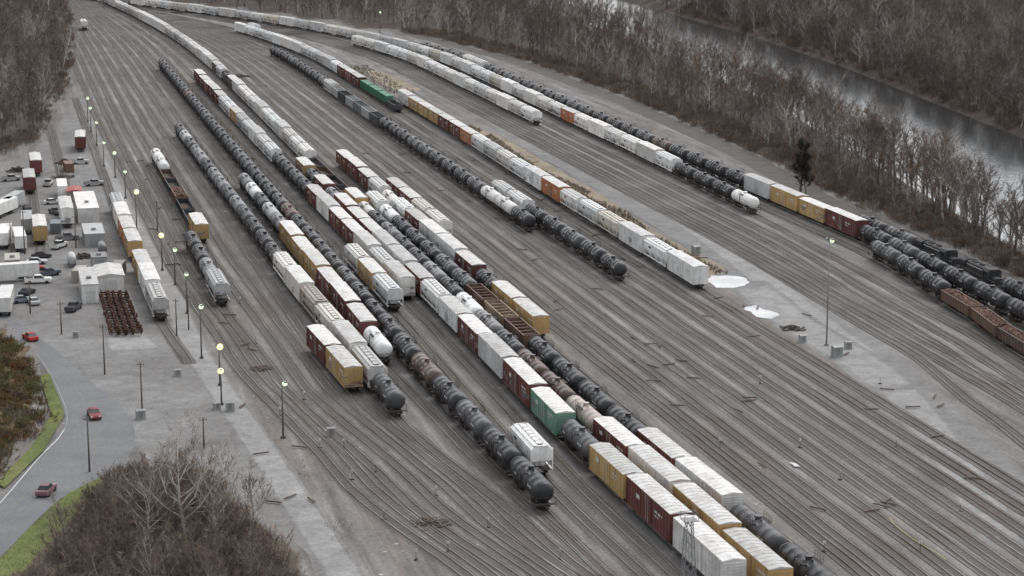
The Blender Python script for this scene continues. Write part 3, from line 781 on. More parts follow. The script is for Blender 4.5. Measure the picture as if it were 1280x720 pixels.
train('t8',760,[(610,['Byellow','Cyellow','Cwhite','Cwhite','Byellow','Cwhite']),(558,['Bmaroon','Bdred']),(490,['Tpink','Tbrown','Tpink']),(430,['Tbrown','Tblack','Tbrown']),(385,['Tgrey','Twhite','Twhite']),(290,['Tblack','Tgrey','Tblack']),(262,['Swhite','Byellow']),(215,['Edgrey','Eblack','Ebrown']),(118,WH),(92,['Bbrown','Ldgrey','Hlgrey']),(60,WH[10:]),(5,WH[20:])])
train('t9',770,[(668,['Tblack','Tdgrey']),(628,['Cwhite','Cwhite']),(590,['Bmaroon','Tblack']),(450,TBm[5:]),(372,['Orust','Otan','Orust','Orust','Otan']),(300,TBm[3:]),(262,['Twhite','Hwhite'])])
train('t6',427,[(385,['Byellow','Byellow','Cmaroon']),(345,['Tblack','Bmaroon','Bmaroon']),(290,['Cwhite','Cwhite','Bmaroon','Hwhite']),(240,['Hwhite','Twhite']),(206,['Bmaroon','Cmaroon'])])
train('t6b',302,[(270,['Hwhite','Hcream']),(252,['Bmaroon'])])
train('t10',293,[(278,['Tblack']),(252,['Twhite','Twhite']),(165,TBm[20:]),(125,['Odgrey','Osilver','Ogrey','Osilver']),(113,['Hwhite','Hlgrey']),(70,TBm[4:])])
train('t10b',355,[(272,TBm[12:]),(246,['Hwhite','Hlgrey'])])
train('t11',142,[(134,['Edgrey']),(112,['Fdgreen','Fdgreen']),(96,['Bmaroon','Bdred']),(40,WH[5:])])
train('t12',364,[(250,['Cwhite','Hwhite','Cwhite','Hcream','Hwhite','Hwhite','Corange']),(190,['Cwhite','Hwhite','Hwhite','Hlgrey','Hwhite','Cwhite','Hwhite']),(180,['Borange']),(165,['Bmaroon','Bmaroon','Bdred']),(128,['Byellow','Byellow','Byellow','Cwhite'])])
train('t13',158,[(58,['Hwhite','Hwhite','Cwhite','Hwhite'])])
train('t14',270,[(262,['Twhite']),(226,['Tblack','Tblack','Tblack']),(160,['Hwhite','Cwhite','Hwhite']),(154,['Borange']),(-4,['Hwhite','Hwhite','Cwhite','Hlgrey','Cwhite','Hcream'])])
train('t16',520,[(385,['Grust','Grust','Gbrown']),(318,TBm[7:])])
train('t15',505,[(312,TBm[2:]),(300,['Byellow']),(282,['Cmaroon','Bdred']),(252,['Byellow','Cyellow','Byellow']),(242,['Cwhite']),(100,TBm[15:]),(66,mixs([('Tblack',2),('Hwhite',2)],20,8))])
train('t17',440,[(383,['Tblack','Tgrey']),(338,['Lblack','Lblack']),(296,['Tdgrey','Tblack'])])
for (x,y,k,c,r) in ((50,300,'B','yellow',ROT),(37,238,'B','maroon',ROT),(45,216,'B','maroon',ROT),(101,186,'B','maroon',ROT-.05),(105,37,'H','white',ROT),(318,42,'H','white',ROT+.1),(83,278,'C','white',ROT)):
    X,Y=G(x,y); place_car(k,c,X,Y,0.2,math.pi/2+r,"%s %s standing alone in the yard"%(CN[c],"hopper car" if k=='H' else "boxcar"))
# ------------------------------------------------------------ trees
def tree_mesh(seed,Ht,spread,nl=9,ns=4,nt=22,tw=0.055,shrub=False,thick=0.016):
    rr=random.Random(seed); tr=MB(); cr=MB()
    def rv(): return Vector((rr.gauss(0,1),rr.gauss(0,1),rr.gauss(0,1)))
    def twigs(a,b,n,ln):
        for _ in range(n):
            q=a.lerp(b,rr.random()**0.7); d=((b-a).normalized()*0.7+rv()*0.55+Vector((0,0,.45))).normalized()
            l=ln*rr.uniform(.5,1.2); e=q+d*l; s=rv().cross(d).normalized()*tw*rr.uniform(.6,1.4)
            cr.tri(q-s*.5,q+s*.5,e)
            if rr.random()<.5:
                d2=(d+rv()*.5).normalized(); q2=q+d*l*.5; cr.tri(q2-s*.35,q2+s*.35,q2+d2*l*.6)
    if shrub:
        for _ in range(nl):
            a=Vector((rr.gauss(0,spread*.35),rr.gauss(0,spread*.35),-0.2)); d=(Vector((a.x,a.y,0))*.3+Vector((rr.gauss(0,.3),rr.gauss(0,.3),1))).normalized()
            b=a+d*Ht*rr.uniform(.5,.9); tr.cyl(a,b,.04,3,0,.015,False); twigs(a.lerp(b,.25),b,nt,Ht*.35)
        return tr,cr
    p=Vector((0,0,-.5)); d=Vector((rr.gauss(0,.06),rr.gauss(0,.06),1)).normalized(); r0=Ht*thick; pts=[p]
    for i in range(5):
        d=(d+Vector((rr.gauss(0,.11),rr.gauss(0,.11),.1))).normalized(); q=p+d*Ht*.17
        r1=r0*(1-.8*(i+1)/5.2); tr.cyl(p,q,r0*(1-.8*i/5.2),6,0,r1,False,True); p=q; pts.append(p)
    for k in range(nl):
        t=.28+.72*(k+rr.random()*.6)/nl; t=min(t,.99)
        fi=t*5; i=min(int(fi),4); a=pts[i].lerp(pts[i+1],fi-i)
        an=k*2.4+rr.uniform(-.5,.5); L=spread*(1.2-.6*t)*rr.uniform(.7,1.25)
        dd=Vector((math.cos(an),math.sin(an),.4+.7*t)).normalized(); rad=r0*.45*(1.1-.6*t)
        b=a
        for j in range(3):
            dd=(dd+Vector((rr.gauss(0,.18),rr.gauss(0,.18),.2))).normalized(); c=b+dd*L/3
            tr.cyl(b,c,rad*(1-.27*j),4,0,rad*(1-.27*(j+1)),False)
            for _ in range(ns if j else ns//2):
                q=b.lerp(c,rr.random()); sd=(dd+rv()*.55+Vector((0,0,.25))).normalized(); e=q+sd*L*.4*rr.uniform(.6,1.2)
                tr.cyl(q,e,rad*.33,3,0,rad*.1,False); twigs(q,e,nt//3,Ht*.095)
            b=c
        twigs(b-dd*L/3,b,nt//2,Ht*.1)
    twigs(pts[3],pts[5],nt,Ht*.12)
    return tr,cr
VAR=[]
for i,(Ht,sp) in enumerate(((16,6.4),(18,6.6),(15,6.0),(19,6.2),(15,7.2),(17,5.8))):
    tr,cr=tree_mesh(100+i,Ht,sp,tw=.08,nt=17,thick=.018)
    J=MB(); J.add(tr); J.add(cr,(0,0,0),[1])
    VAR.append((tr.mesh("trunk",[M['bark']]),cr.mesh("crown",[M['twig']]),J.mesh("bare_tree",[M['bark'],M['twig']])))
VF=[]
for i in range(4):
    tr,cr=tree_mesh(150+i,15,6.5,tw=.085,nt=16,thick=.014)
    VF.append((tr.mesh("trunk",[M['bark']]),cr.mesh("crown",[M['shrub']])))
SH=[];SR=[]
for i in range(3):
    tr,cr=tree_mesh(200+i,2.6+.5*i,2.4,24,0,14,.06,True)
    J=MB(); J.add(tr); J.add(cr,(0,0,0),[1]); SH.append(J.mesh("shrub",[M['bark'],M['shrub']]))
    tr,cr=tree_mesh(240+i,2.2+.4*i,2.6,28,0,20,.11,True)
    J=MB(); J.add(tr); J.add(cr,(0,0,0),[1]); SR.append(J.mesh("shrub",[M['bark'],M['rshrub']]))
spots=[]
rr=random.Random(77)
def vis(X,Y,m=30): return abs(X)<0.245*(Y+19)+m
Y=330.0
while Y<1400:
    step=5.7+Y*0.0026
    X=-0.25*(Y+19)-15
    while X<0.25*(Y+19)+15:
        X+=step
        x=X+rr.uniform(-2.8,2.8); yy=Y+rr.uniform(-2.8,2.8); p=XP(x,yy)
        e_=interp(EF,yy)
        ok=False
        if p>e_+2:
            ok=not (near_sh(yy)-1<p<far_sh(yy)+2)
        elif p<interp(EL,yy)-2: ok=True
        if ok:
            s=rr.uniform(.55,1.1)
            if p>e_ and p<near_sh(yy) and yy<900: s=rr.uniform(.6,1.0)
            if p<e_+8 and p>100: s*=rr.uniform(.6,.95)
            spots.append((x,yy,s))
    Y+=step
for _ in range(80):
    yy=rr.uniform(400,760); p=near_sh(yy)-rr.uniform(2,10); x=PX(p,yy)
    if vis(x,yy,5): spots.append((x,yy,rr.uniform(.85,1.2)))
for _ in range(170):
    yy=rr.uniform(560,1250); p=far_sh(yy)+rr.uniform(1,12); x=PX(p,yy)
    if vis(x,yy,5): spots.append((x,yy,rr.uniform(.6,1.0)))
spots.sort(key=lambda q:q[1])
def put_tree(x,y,s,vi,parts,label,h=None,fgv=False):
    z=hXY(x,y) if h is None else h
    rz=U(0,6.28)
    if parts:
        o=mkobj("bare_tree",None,(x,y,z),rz,sc=(s,s,s*U(.9,1.1)))
        V=VF[vi%4] if fgv else VAR[vi]
        mkobj("trunk",V[0],parent=o); mkobj("crown",V[1],parent=o)
    else: o=mkobj("bare_tree",VAR[vi][2],(x,y,z),rz,sc=(s,s,s*U(.9,1.1)))
    return tag(o,label,"tree","bare winter trees around the yard")
def in_poly(x,y,poly):
    c=False;n=len(poly)
    for i in range(n):
        x1,y1=poly[i];x2,y2=poly[(i+1)%n]
        if (y1>y)!=(y2>y) and x<(x2-x1)*(y-y1)/(y2-y1)+x1: c=not c
    return c
thick=[G(*q) for q in [(130,675),(170,632),(240,622),(305,662),(350,705),(390,800),(0,800),(65,735)]]
xs=[q[0] for q in thick]; ys=[q[1] for q in thick]
fg=[]
while len(fg)<66:
    x=U(min(xs),max(xs)); y=U(min(ys),max(ys))
    if in_poly(x,y,thick) and all((x-a)**2+(y-b)**2>4 for a,b in fg): fg.append((x,y))
for i,(x,y) in enumerate(fg):
    put_tree(x,y,U(.32,.6)*(1 if XP(x,y)<44 else .8),i%6,True,"small bare brown tree in roadside brush",0,True)
ntree=len(fg)
indiv=[];rest=[]
for sp in spots:
    if len(indiv)<300-ntree-14 and vis(sp[0],sp[1],2): indiv.append(sp)
    else: rest.append(sp)
refs=[]
for i,(x,y,s) in enumerate(indiv):
    vi=i%6; o=put_tree(x,y,s,vi,i<110 and i>=6,"bare grey brown tree on the river bank" if XP(x,y)>100 else "bare tree on wooded hillside")
    if i<6: refs.append(o)
def syc(px,py,Ht,sp,seed,label,nt=8,thick=.024,z=0,cm='twig',bm='syc',nm="sycamore_tree",tw=.05):
    tr,cr=tree_mesh(seed,Ht,sp,12,5,nt,tw,thick=thick)
    x,y=G(px,py); o=mkobj(nm,None,(x,y,z),0.4)
    mkobj("trunk",tr.mesh("trunk",[M[bm]]),parent=o); mkobj("crown",cr.mesh("crown",[M[cm]]),parent=o)
    tag(o,label,"tree")
syc(232,678,13,9.5,501,"white barked leafless sycamore rising above brown brush",14,.024)
syc(272,668,9.5,7,502,"smaller pale sycamore beside the white barked one",16)
syc(185,678,9,6,503,"small pale sycamore among brown shrubs",16)
syc(1000,243,17,2.9,504,"tall dark ivy covered bare tree beside the tracks",48,.022,0,'darktwig','wood',"ivy_clad_tree",.11)
syc(1008,246,11,2.6,505,"smaller dark ivy covered tree beside the tracks",40,.02,0,'darktwig','wood',"ivy_clad_tree",.11)
SV=[tree_mesh(600+i,16+i,7.5,10,4,14,.055,thick=.023) for i in range(3)]
SVM=[(a.mesh("trunk",[M['syc']]),b.mesh("crown",[M['twig']])) for a,b in SV]
rs=random.Random(9)
sy=[(990,190),(1110,215),(1180,240),(1235,268),(1275,290),(820,60),(1215,225),(1098,45),(1210,25),(1150,250),(1050,190),(1190,262),(1130,200),(1250,240),(1160,215),(1270,262),(1225,255),(1085,180)]
for _ in range(36): sy.append((rs.uniform(560,1270),rs.uniform(5,120)))
for i,(px,py) in enumerate(sy):
    x,y=G(px,py); p=XP(x,y)
    if p<interp(EF,y)+3: continue
    if near_sh(y)-1<p<far_sh(y)+3: p=near_sh(y)-4 if i%2 else far_sh(y)+6; x=PX(p,y)
    s=rs.uniform(.8,1.15)
    o=mkobj("sycamore_tree",None,(x,y,hXY(x,y)),i,sc=(s,s,s))
    mkobj("trunk",SVM[i%3][0],parent=o); mkobj("crown",SVM[i%3][1],parent=o)
    tag(o,"pale barked leafless sycamore on the river bank","tree","pale sycamores in the woods")
def scatter(name,pts,objs,label):
    me=bpy.data.meshes.new(name); me.from_pydata([(x,y,z) for x,y,z,s in pts],[],[])
    at=me.attributes.new("sc",'FLOAT','POINT'); at.data.foreach_set("value",[q[3] for q in pts])
    o=mkobj(name,me); tag(o,label,kind="stuff"); 
    ng=bpy.data.node_groups.new(name,'GeometryNodeTree')
    ng.interface.new_socket("Geometry",in_out='INPUT',socket_type='NodeSocketGeometry'); ng.interface.new_socket("Geometry",in_out='OUTPUT',socket_type='NodeSocketGeometry')
    N=ng.nodes; Lk=ng.links
    gi=N.new("NodeGroupInput"); go=N.new("NodeGroupOutput"); ip=N.new("GeometryNodeInstanceOnPoints"); jg=N.new("GeometryNodeJoinGeometry")
    for ob in objs:
        oi=N.new("GeometryNodeObjectInfo"); oi.inputs["Object"].default_value=ob; oi.inputs["As Instance"].default_value=True
        Lk.new(oi.outputs["Geometry"],jg.inputs[0])
    rv=N.new("FunctionNodeRandomValue"); rv.data_type='FLOAT_VECTOR'; rv.inputs[0].default_value=(0,0,0); rv.inputs[1].default_value=(0,0,6.283)
    na=N.new("GeometryNodeInputNamedAttribute"); na.data_type='FLOAT'; na.inputs[0].default_value="sc"
    Lk.new(gi.outputs[0],ip.inputs["Points"]); Lk.new(jg.outputs[0],ip.inputs["Instance"]); ip.inputs["Pick Instance"].default_value=True
    Lk.new(rv.outputs[0],ip.inputs["Rotation"]); Lk.new(na.outputs[0],ip.inputs["Scale"]); Lk.new(ip.outputs[0],go.inputs[0])
    md=o.modifiers.new("scatter",'NODES'); md.node_group=ng
    return o
scatter("woodland",[(x,y,hXY(x,y),s) for x,y,s in rest],refs,"dense leafless winter woodland beyond the yard")
def put_shrub(x,y,s,label,i,red=False):
    return tag(mkobj("shrub",(SR if red else SH)[i%3],(x,y,hXY(x,y)),U(0,6.28),sc=(s,s,s)),label,"shrub","leafless and rusty shrubs")
srefs=[]; sp=[]
brush=[G(*q) for q in [(120,612),(155,594),(235,594),(305,654),(357,698),(388,800),(-30,800),(35,735),(88,664)]]
slope=[G(*q) for q in [(-60,415),(0,424),(28,437),(46,475),(58,520),(36,550),(-8,600),(-60,660)]]
for poly,n,s0,red in ((brush,520,.8,False),(slope,340,.55,True)):
    xs=[q[0] for q in poly]; ys=[q[1] for q in poly]; k=0
    while k<n:
        x=U(min(xs),max(xs)); y=U(min(ys),max(ys))
        if in_poly(x,y,poly): sp.append((x,y,s0*U(.5,1.3),red)); k+=1
sp.sort(key=lambda q:q[1])
rrefs=[]
for i,(x,y,s,red) in enumerate([q for q in sp if not q[3]][:180]):
    o=put_shrub(x,y,s,"brown leafless shrub in roadside brush",i,i%6==5)
    if i<3: srefs.append(o)
for i,(x,y,s,red) in enumerate([q for q in sp if q[3]][:110]):
    o=put_shrub(x,y,s*(1 if i%3 else 1.3),"rusty orange green shrub on roadside slope",i,i%4!=3 or i<3)
    if i<3: rrefs.append(o)
rest2=[(x,y,hXY(x,y),s) for x,y,s,red in [q for q in sp if not q[3]][180:]]
scatter("slope_brush",[(x,y,hXY(x,y),s) for x,y,s,red in [q for q in sp if q[3]][110:]],rrefs,"dense rusty and green brush on the slope")
for _ in range(1700):
    Y=U(340,1050); p=interp(EF,Y)+U(-2,14); x=PX(p,Y)
    if vis(x,Y,5) and not near_sh(Y)<p<far_sh(Y): rest2.append((x,Y,hXY(x,Y),U(.4,1.1)))
for _ in range(900):
    Y=U(520,1200); p=far_sh(Y)+U(0,22); x=PX(p,Y)
    if vis(x,Y,5): rest2.append((x,Y,hXY(x,Y),U(.6,1.5)))
for _ in range(300):
    Y=U(600,1200); p=interp(EL,Y)+U(-6,1); rest2.append((PX(p,Y),Y,hgt(p,Y),U(.4,1.0)))
scatter("brushwood",rest2,srefs,"brown leafless brushwood along banks and road")
w=MB()
def tuft(x,y,z,s,n=9):
    for _ in range(n):
        a=U(0,6.28); r=U(0,.25)*s; q=Vector((x+r*math.cos(a),y+r*math.sin(a),z)); e=q+Vector((U(-.3,.3),U(-.3,.3),U(.4,1)))*s
        sd=Vector((math.cos(a+1.5),math.sin(a+1.5),0))*.06*s
        w.tri(q-sd,q+sd,e)
for _ in range(5200):
    t=R(); Y=440+t*245; p=157+U(-4,4)+1.5*math.sin(Y*.05); c=mnoise.noise(Vector((Y*.04,p*.2,0)))
    if c>-.3: tuft(PX(p,Y),Y,0,U(.5,1.1))
for _ in range(500):
    Y=U(775,880); p=157+U(-5,5); tuft(PX(p,Y),Y,0,U(.5,1.3))
for _ in range(3500):
    a=Vector(G(U(120,440),U(440,720))); p=XP(a.x,a.y)
    if 46<p<68 and mnoise.noise(Vector((a.x*.08,a.y*.08,3)))>.1: tuft(a.x,a.y,0,U(.2,.5),5)
me=w.mesh("dry_weeds",[M['drygrass']])
at=me.attributes.new("fade",'FLOAT','POINT'); at.data.foreach_set("value",[1.8]*len(me.vertices))
tag(mkobj("dry_weeds",me),kind="stuff",label="tan dry weeds between the tracks")
w=MB()
pv=[G(*q) for q in V1]
for _ in range(2600):
    a=Vector(G(U(-20,140),U(590,750)))
    if in_poly(a.x,a.y,pv): tuft(a.x,a.y,0,U(.15,.32),6)
pv=[G(*q) for q in V2]
for _ in range(900):
    a=Vector(G(U(0,85),U(465,612)))
    if in_poly(a.x,a.y,pv): tuft(a.x,a.y,.28,U(.15,.32),6)
me=w.mesh("verge_grass",[M['grass']])
at=me.attributes.new("fade",'FLOAT','POINT'); at.data.foreach_set("value",[1.8]*len(me.vertices))
tag(mkobj("verge_grass",me),kind="stuff",label="green grass tufts along the road verge")
# ------------------------------------------------------------ lamps and poles
def lamp(px,py,ty,c='lampon',r=.34):
    X,Y=G(px,py); w_=py+190; h=(py-ty)*H/(w_*CT); big=h>14
    o=mkobj("yard_lamp",None,(X,Y,0),U(-.3,.3)-1.2)
    m=MB(); m.cyl((0,0,0),(0,0,h),.15,8,0,.08,True,True); m.box(-.3,.3,-.3,.3,0,.35,0); mkobj("pole",m.mesh("pole",[M['polesteel' if not big else 'steel']]),parent=o)
    m=MB(); m.cyl((0,0,h-.15),(.75,0,h+.08),.05,6,0); mkobj("arm",m.mesh("arm",[M['polesteel']]),parent=o)
    m=MB(); m.prof([(-.3,h+.05),(.3,h+.05),(.18,h+.28),(-.18,h+.28)],.35,1.3,0); mkobj("lamp_housing",m.mesh("lamp_housing",[M['steel']]),parent=o)
    m=MB(); m.lathe([(-r*1.2,.02),(-r*.9,r*.6),(0,r),(r*.9,r*.6),(r*1.2,.02)],0,h-.12,10,0)
    mkobj("lamp_glass",m.mesh("lamp_glass",[M[c]]),(.82,0,0),parent=o)
    if big:
        m=MB(); m.box(-1.2,1.2,-.06,.06,h-.35,h-.2,0); m.prof([(-.3,h-.2),(.3,h-.2),(.2,h+.15),(-.2,h+.15)],-1.2,-.6,0); mkobj("crossbar",m.mesh("crossbar",[M['steel']]),parent=o)
    tag(o,"tall steel yard light with lit lamp" if not big else "very tall steel floodlight mast over tracks","yard light","yard lights along the service road")
for q in ((110,152,122,'lampgreen',.5),(114,165,134,'lampgreen',.45),(121,182,152,'lampgreen',.45),(130,208,177,'lampgreen',.45),(144,222,190,'lampgreen',.5),(157,248,213,'lampgreen',.45),(171,288,238,'lampon',.62),(203,338,292,'lampon',.58),(219,356,310,'lampgreen',.45),(234,392,340,'lampgreen',.4),(252,448,380,'lampgreen',.45),(275,482,430,'lampon',.56),(277,506,460,'lampon',.5),(354,548,475,'lampgreen',.42),(1033,432,297,'lampgreen',.4),(475,42,15,'lampgreen',.5)): lamp(*q)
def upole(px,py,ty,arms=1):
    X,Y=G(px,py); h=(py-ty)*H/((py+190)*CT)
    o=mkobj("utility_pole",None,(X,Y,0),U(-.3,.3))
    m=MB(); m.cyl((0,0,0),(0,0,h),.15,7,0,.1,True,True); mkobj("pole",m.mesh("pole",[M['wood']]),parent=o)
    for a in range(arms):
        m=MB(); z=h-.5-a*.9; m.box(-.6,.6,-.05,.05,z,z+.1,0)
        for x in (-.5,.5): m.cyl((x,0,z+.1),(x,0,z+.3),.05,5,0)
        mkobj("crossarm",m.mesh("crossarm",[M['wood']]),parent=o)
    tag(o,"weathered wooden utility pole with crossarm","utility pole","utility poles near the lot")
for q in ((131,468,404),(178,520,450),(112,590,518),(77,418,376),(38,392,350),(15,330,278),(197,290,250),(221,420,372),(236,412,368),(31,318,262),(95,310,268),(255,560,520),(1078,248,198)): upole(*q)
X,Y=G(860,742); o=mkobj("lattice_tower",None,(X,Y,0),ROT)
m=MB(); hT=9.5
for sx in (-1,1):
    for sy_ in (-1,1): m.cyl((sx*.9,sy_*.9,0),(sx*.35,sy_*.35,hT),.06,5,0)
for k in range(8):
    z0=hT*k/8;z1=hT*(k+1)/8; a=.9-.55*k/8;b=.9-.55*(k+1)/8
    for (p1,p2) in (((-a,-a),(b,-b)),((a,-a),(-b,-b)),((-a,a),(b,b)),((a,-a),(b,b)),((-a,-a),(-b,b)),((a,a),(-b,b))): m.cyl((*p1,z0),(*p2,z1),.035,4,0)
mkobj("frame",m.mesh("frame",[M['steel']]),parent=o)
m=MB(); m.box(-.9,.9,-.9,.9,hT,hT+.08,0)
for s in (-1,1): m.box(-.9,.9,s*.88-.02,s*.88+.02,hT+.9,hT+.95,0); m.box(s*.88-.02,s*.88+.02,-.9,.9,hT+.96,hT+1.0,0)
for a in (-.88,.88):
    for b in (-.88,.88): m.box(a-.03,a+.03,b-.03,b+.03,hT+.08,hT+1,0)
mkobj("platform",m.mesh("platform",[M['steel']]),parent=o)
tag(o,"grey steel lattice tower standing between the tracks","tower")
# ------------------------------------------------------------ buildings
def building(px,py,L,W,h,color,label,gable=0.0,name="metal_shed",rz=None,red=False,rc=None):
    X,Y=G(px,py); o=mkobj(name,None,(X,Y,0),(math.pi/2+ROT) if rz is None else rz)
    m=MB(); m.box(-L/2,L/2,-W/2,W/2,0,h,0)
    n=int(L/.6)
    for i in range(n+1):
        x=-L/2+.03+(L-.06)*i/n
        for s in (-1,1): m.box(x-.04,x+.04,min(s*W/2,s*(W/2+.04)),max(s*W/2,s*(W/2+.04)),.05,h-.05,0)
    mkobj("wall",m.mesh("wall",[M['plain']]),parent=o,color=color)
    m=MB()
    if gable: m.prof([(-W/2-.3,h+.003),(W/2+.3,h+.003),(W/2+.3,h+.1),(0,h+.1+gable),(-W/2-.3,h+.1)],-L/2-.3,L/2+.3,0)
    else:
        m.box(-L/2-.12,L/2+.12,-W/2-.12,W/2+.12,h+.003,h+.2,0); m.box(-L*.2,-L*.2+1.0,-.5,.5,h+.2,h+.7,1)
    mkobj("roof",m.mesh("roof",[M['redroof'] if red else (M['plain'] if rc else M['roof']),M['steel']]),parent=o,color=rc or (1,1,1))
    for s in (-1,1):
        k=max(1,int(L/3.5))
        for i in range(k):
            x=-L/2+L*(i+.5)/k
            if i==k//2 :
                m=MB(); m.box(x-.45,x+.45,min(s*(W/2+.045),s*(W/2+.08)),max(s*(W/2+.045),s*(W/2+.08)),.02,2.1,0); mkobj("door",m.mesh("door",[M['steel']]),parent=o)
            else:
                m=MB(); m.box(x-.4,x+.4,min(s*(W/2+.045),s*(W/2+.07)),max(s*(W/2+.045),s*(W/2+.07)),1.3,2.0,0); mkobj("window",m.mesh("window",[M['glass']]),parent=o)
    for e in (-1,1):
        m=MB(); m.box(*sorted((e*(L/2+.003),e*(L/2+.06))),-min(1.2,W*.3),min(1.2,W*.3),.02,min(2.6,h-.4),0); mkobj("loading_door",m.mesh("loading_door",[M['plain']]),parent=o,color=[q*.8 for q in color])
    tag(o,label,"building")
wh=(.75,.74,.71); gy=(.38,.385,.38); tn=(.36,.32,.27); br=(.16,.11,.09)
building(108,268,26,5,3.6,wh,"long white metal building with pale roof")
building(117,302,14,4.5,3.0,gy,"grey flat metal shed beside white building",0,rc=(.42,.42,.41))
building(137,358,12,5.2,3.4,wh,"white metal shed with pale flat roof",.5)
building(111,368,18,3.2,3.8,wh,"pale white site cabin on gravel lot",0,"site_cabin")
building(93,250,7,3.6,2.8,(.3,.28,.26),"small building with dull red metal roof",.4,red=True)
building(16,336,8,3.0,2.6,tn,"tan flat shed near parked cars",0,rc=(.4,.38,.34))
building(124,336,6,3.2,3.0,gy,"grey machinery shed on the lot",0,rc=(.2,.2,.2))
building(158,290,8,2.8,3,wh,"white crew cabin beside the yard lamps",0,"site_cabin")
def container(px,py,c,rz,label):
    X,Y=G(px,py); o=mkobj("storage_container",None,(X,Y,0.02),math.pi/2+ROT+rz)
    m=MB(); m.box(-3.05,3.05,-1.2,1.2,.1,2.6,0)
    for i in range(18):
        x=-2.95+i*.347
        for s in (-1,1): m.box(x-.07,x+.07,min(s*1.2,s*1.24),max(s*1.2,s*1.24),.2,2.5,0)
    m.box(-3.07,3.07,-1.25,1.25,0,.12,0); mkobj("body",m.mesh("body",[M['plain']]),parent=o,color=c)
    for s in (-1,1):
        m=MB(); m.box(-3.12,-3.055,min(s*.04,s*1.15),max(s*.04,s*1.15),.2,2.5,0); m.box(-3.16,-3.12,s*.5-.03,s*.5+.03,.2,2.5,0); mkobj("door",m.mesh("door",[M['plain']]),parent=o,color=[q*.8 for q in c])
    tag(o,label,"container","storage containers on the lot")
for q in ((70,290,(.2,.22,.24)),(100,350,(.4,.38,.33)),(86,214,(.2,.12,.08)),(148,343,(.24,.22,.2))):
    container(q[0],q[1],q[2],U(-.3,.3),"weathered steel storage container on the gravel lot")
def fueltank(px,py,c):
    X,Y=G(px,py); o=mkobj("fuel_tank",None,(X,Y,0),math.pi/2+ROT)
    m=MB(); m.lathe([(-3,.01),(-2.95,.6),(-2.7,1.0),(2.7,1.0),(2.95,.6),(3,.01)],0,1.7,18,0); mkobj("tank",m.mesh("tank",[M['tank']]),parent=o,color=c)
    m=MB()
    for x in (-1.8,1.8): m.prof([(-.9,0),(.9,0),(.8,1.2),(.4,.85),(-.4,.85),(-.8,1.2)],x-.15,x+.15,0)
    m.box(-1.8,1.8,-.1,.1,.05,.2,0); mkobj("cradle",m.mesh("cradle",[M['steel']]),parent=o)
    tag(o,"horizontal cylindrical storage tank on steel cradle","storage tank","small storage tanks on the lot")
for q in ((90,332,gy),(128,318,(.15,.15,.16))): fueltank(*q)
def cabinet(px,py,s,label):
    X,Y=G(px,py); o=mkobj("equipment_cabinet",None,(X,Y,0),U(0,.6))
    m=MB(); m.box(-.9*s,.9*s,-.6*s,.6*s,.1,1.9*s,0); m.box(-1*s,1*s,-.7*s,.7*s,0,.1,0); mkobj("case",m.mesh("case",[M['plain']]),parent=o,color=(.3,.31,.3))
    m=MB(); m.prof([(-.7*s,1.9*s+.003),(.7*s,1.9*s+.003),(0,2.15*s)],-1*s,1*s,0); mkobj("lid",m.mesh("lid",[M['steel']]),parent=o)
    m=MB(); m.box(-.4*s,.4*s,-.6*s-.03,-.6*s-.003,.3,1.7*s,0); mkobj("door",m.mesh("door",[M['steel']]),parent=o)
    tag(o,label,"cabinet","equipment cabinets on the ground")
for q in ((288,514,.8),(1046,446,1.0),(1003,428,.7),(1060,436,.7),(271,512,.6),(414,545,.7),(870,318,1.0),(222,470,.6),(176,524,.8),(95,422,.6)): cabinet(*q,"grey metal equipment cabinet on gravel")
def trailer(px,py,rz,c,label):
    X,Y=G(px,py); o=mkobj("box_trailer",None,(X,Y,0),rz)
    m=MB(); m.box(-6.5,6.5,-1.28,1.28,1.1,3.9,0)
    for i in range(14):
        x=-6.4+i*.985
        for s in (-1,1): m.box(x-.04,x+.04,min(s*1.28,s*1.31),max(s*1.28,s*1.31),1.15,3.85,0)
    mkobj("body",m.mesh("body",[M['plain']]),parent=o,color=c)
    m=MB(); m.box(-6.4,6.4,-.4,.4,.9,1.09,0)
    for s in (-1,1): m.box(3.6,3.75,s*.8-.08,s*.8+.08,0.0,1.09,0)
    mkobj("chassis",m.mesh("chassis",[M['dark']]),parent=o)
    for x in (-5.2,-4.0):
        for s in (-1,1):
            m=MB(); m.cyl((x,s*.85-.2,.5),(x,s*.85+.2,.5),.5,12,0); mkobj("wheel",m.mesh("wheel",[M['tyre']]),parent=o)
    tag(o,label,"trailer","box trailers parked in the lot")
for q in ((10,352,.35,wh),(8,388,1.75,wh),(6,306,1.72,wh),(25,310,1.85,wh),(4,270,1.4,wh),(16,262,1.5,gy),(78,246,1.8,wh),(34,288,1.8,gy)): trailer(*q,"white box trailer parked on gravel" if q[3]==wh else "grey box trailer parked on gravel")
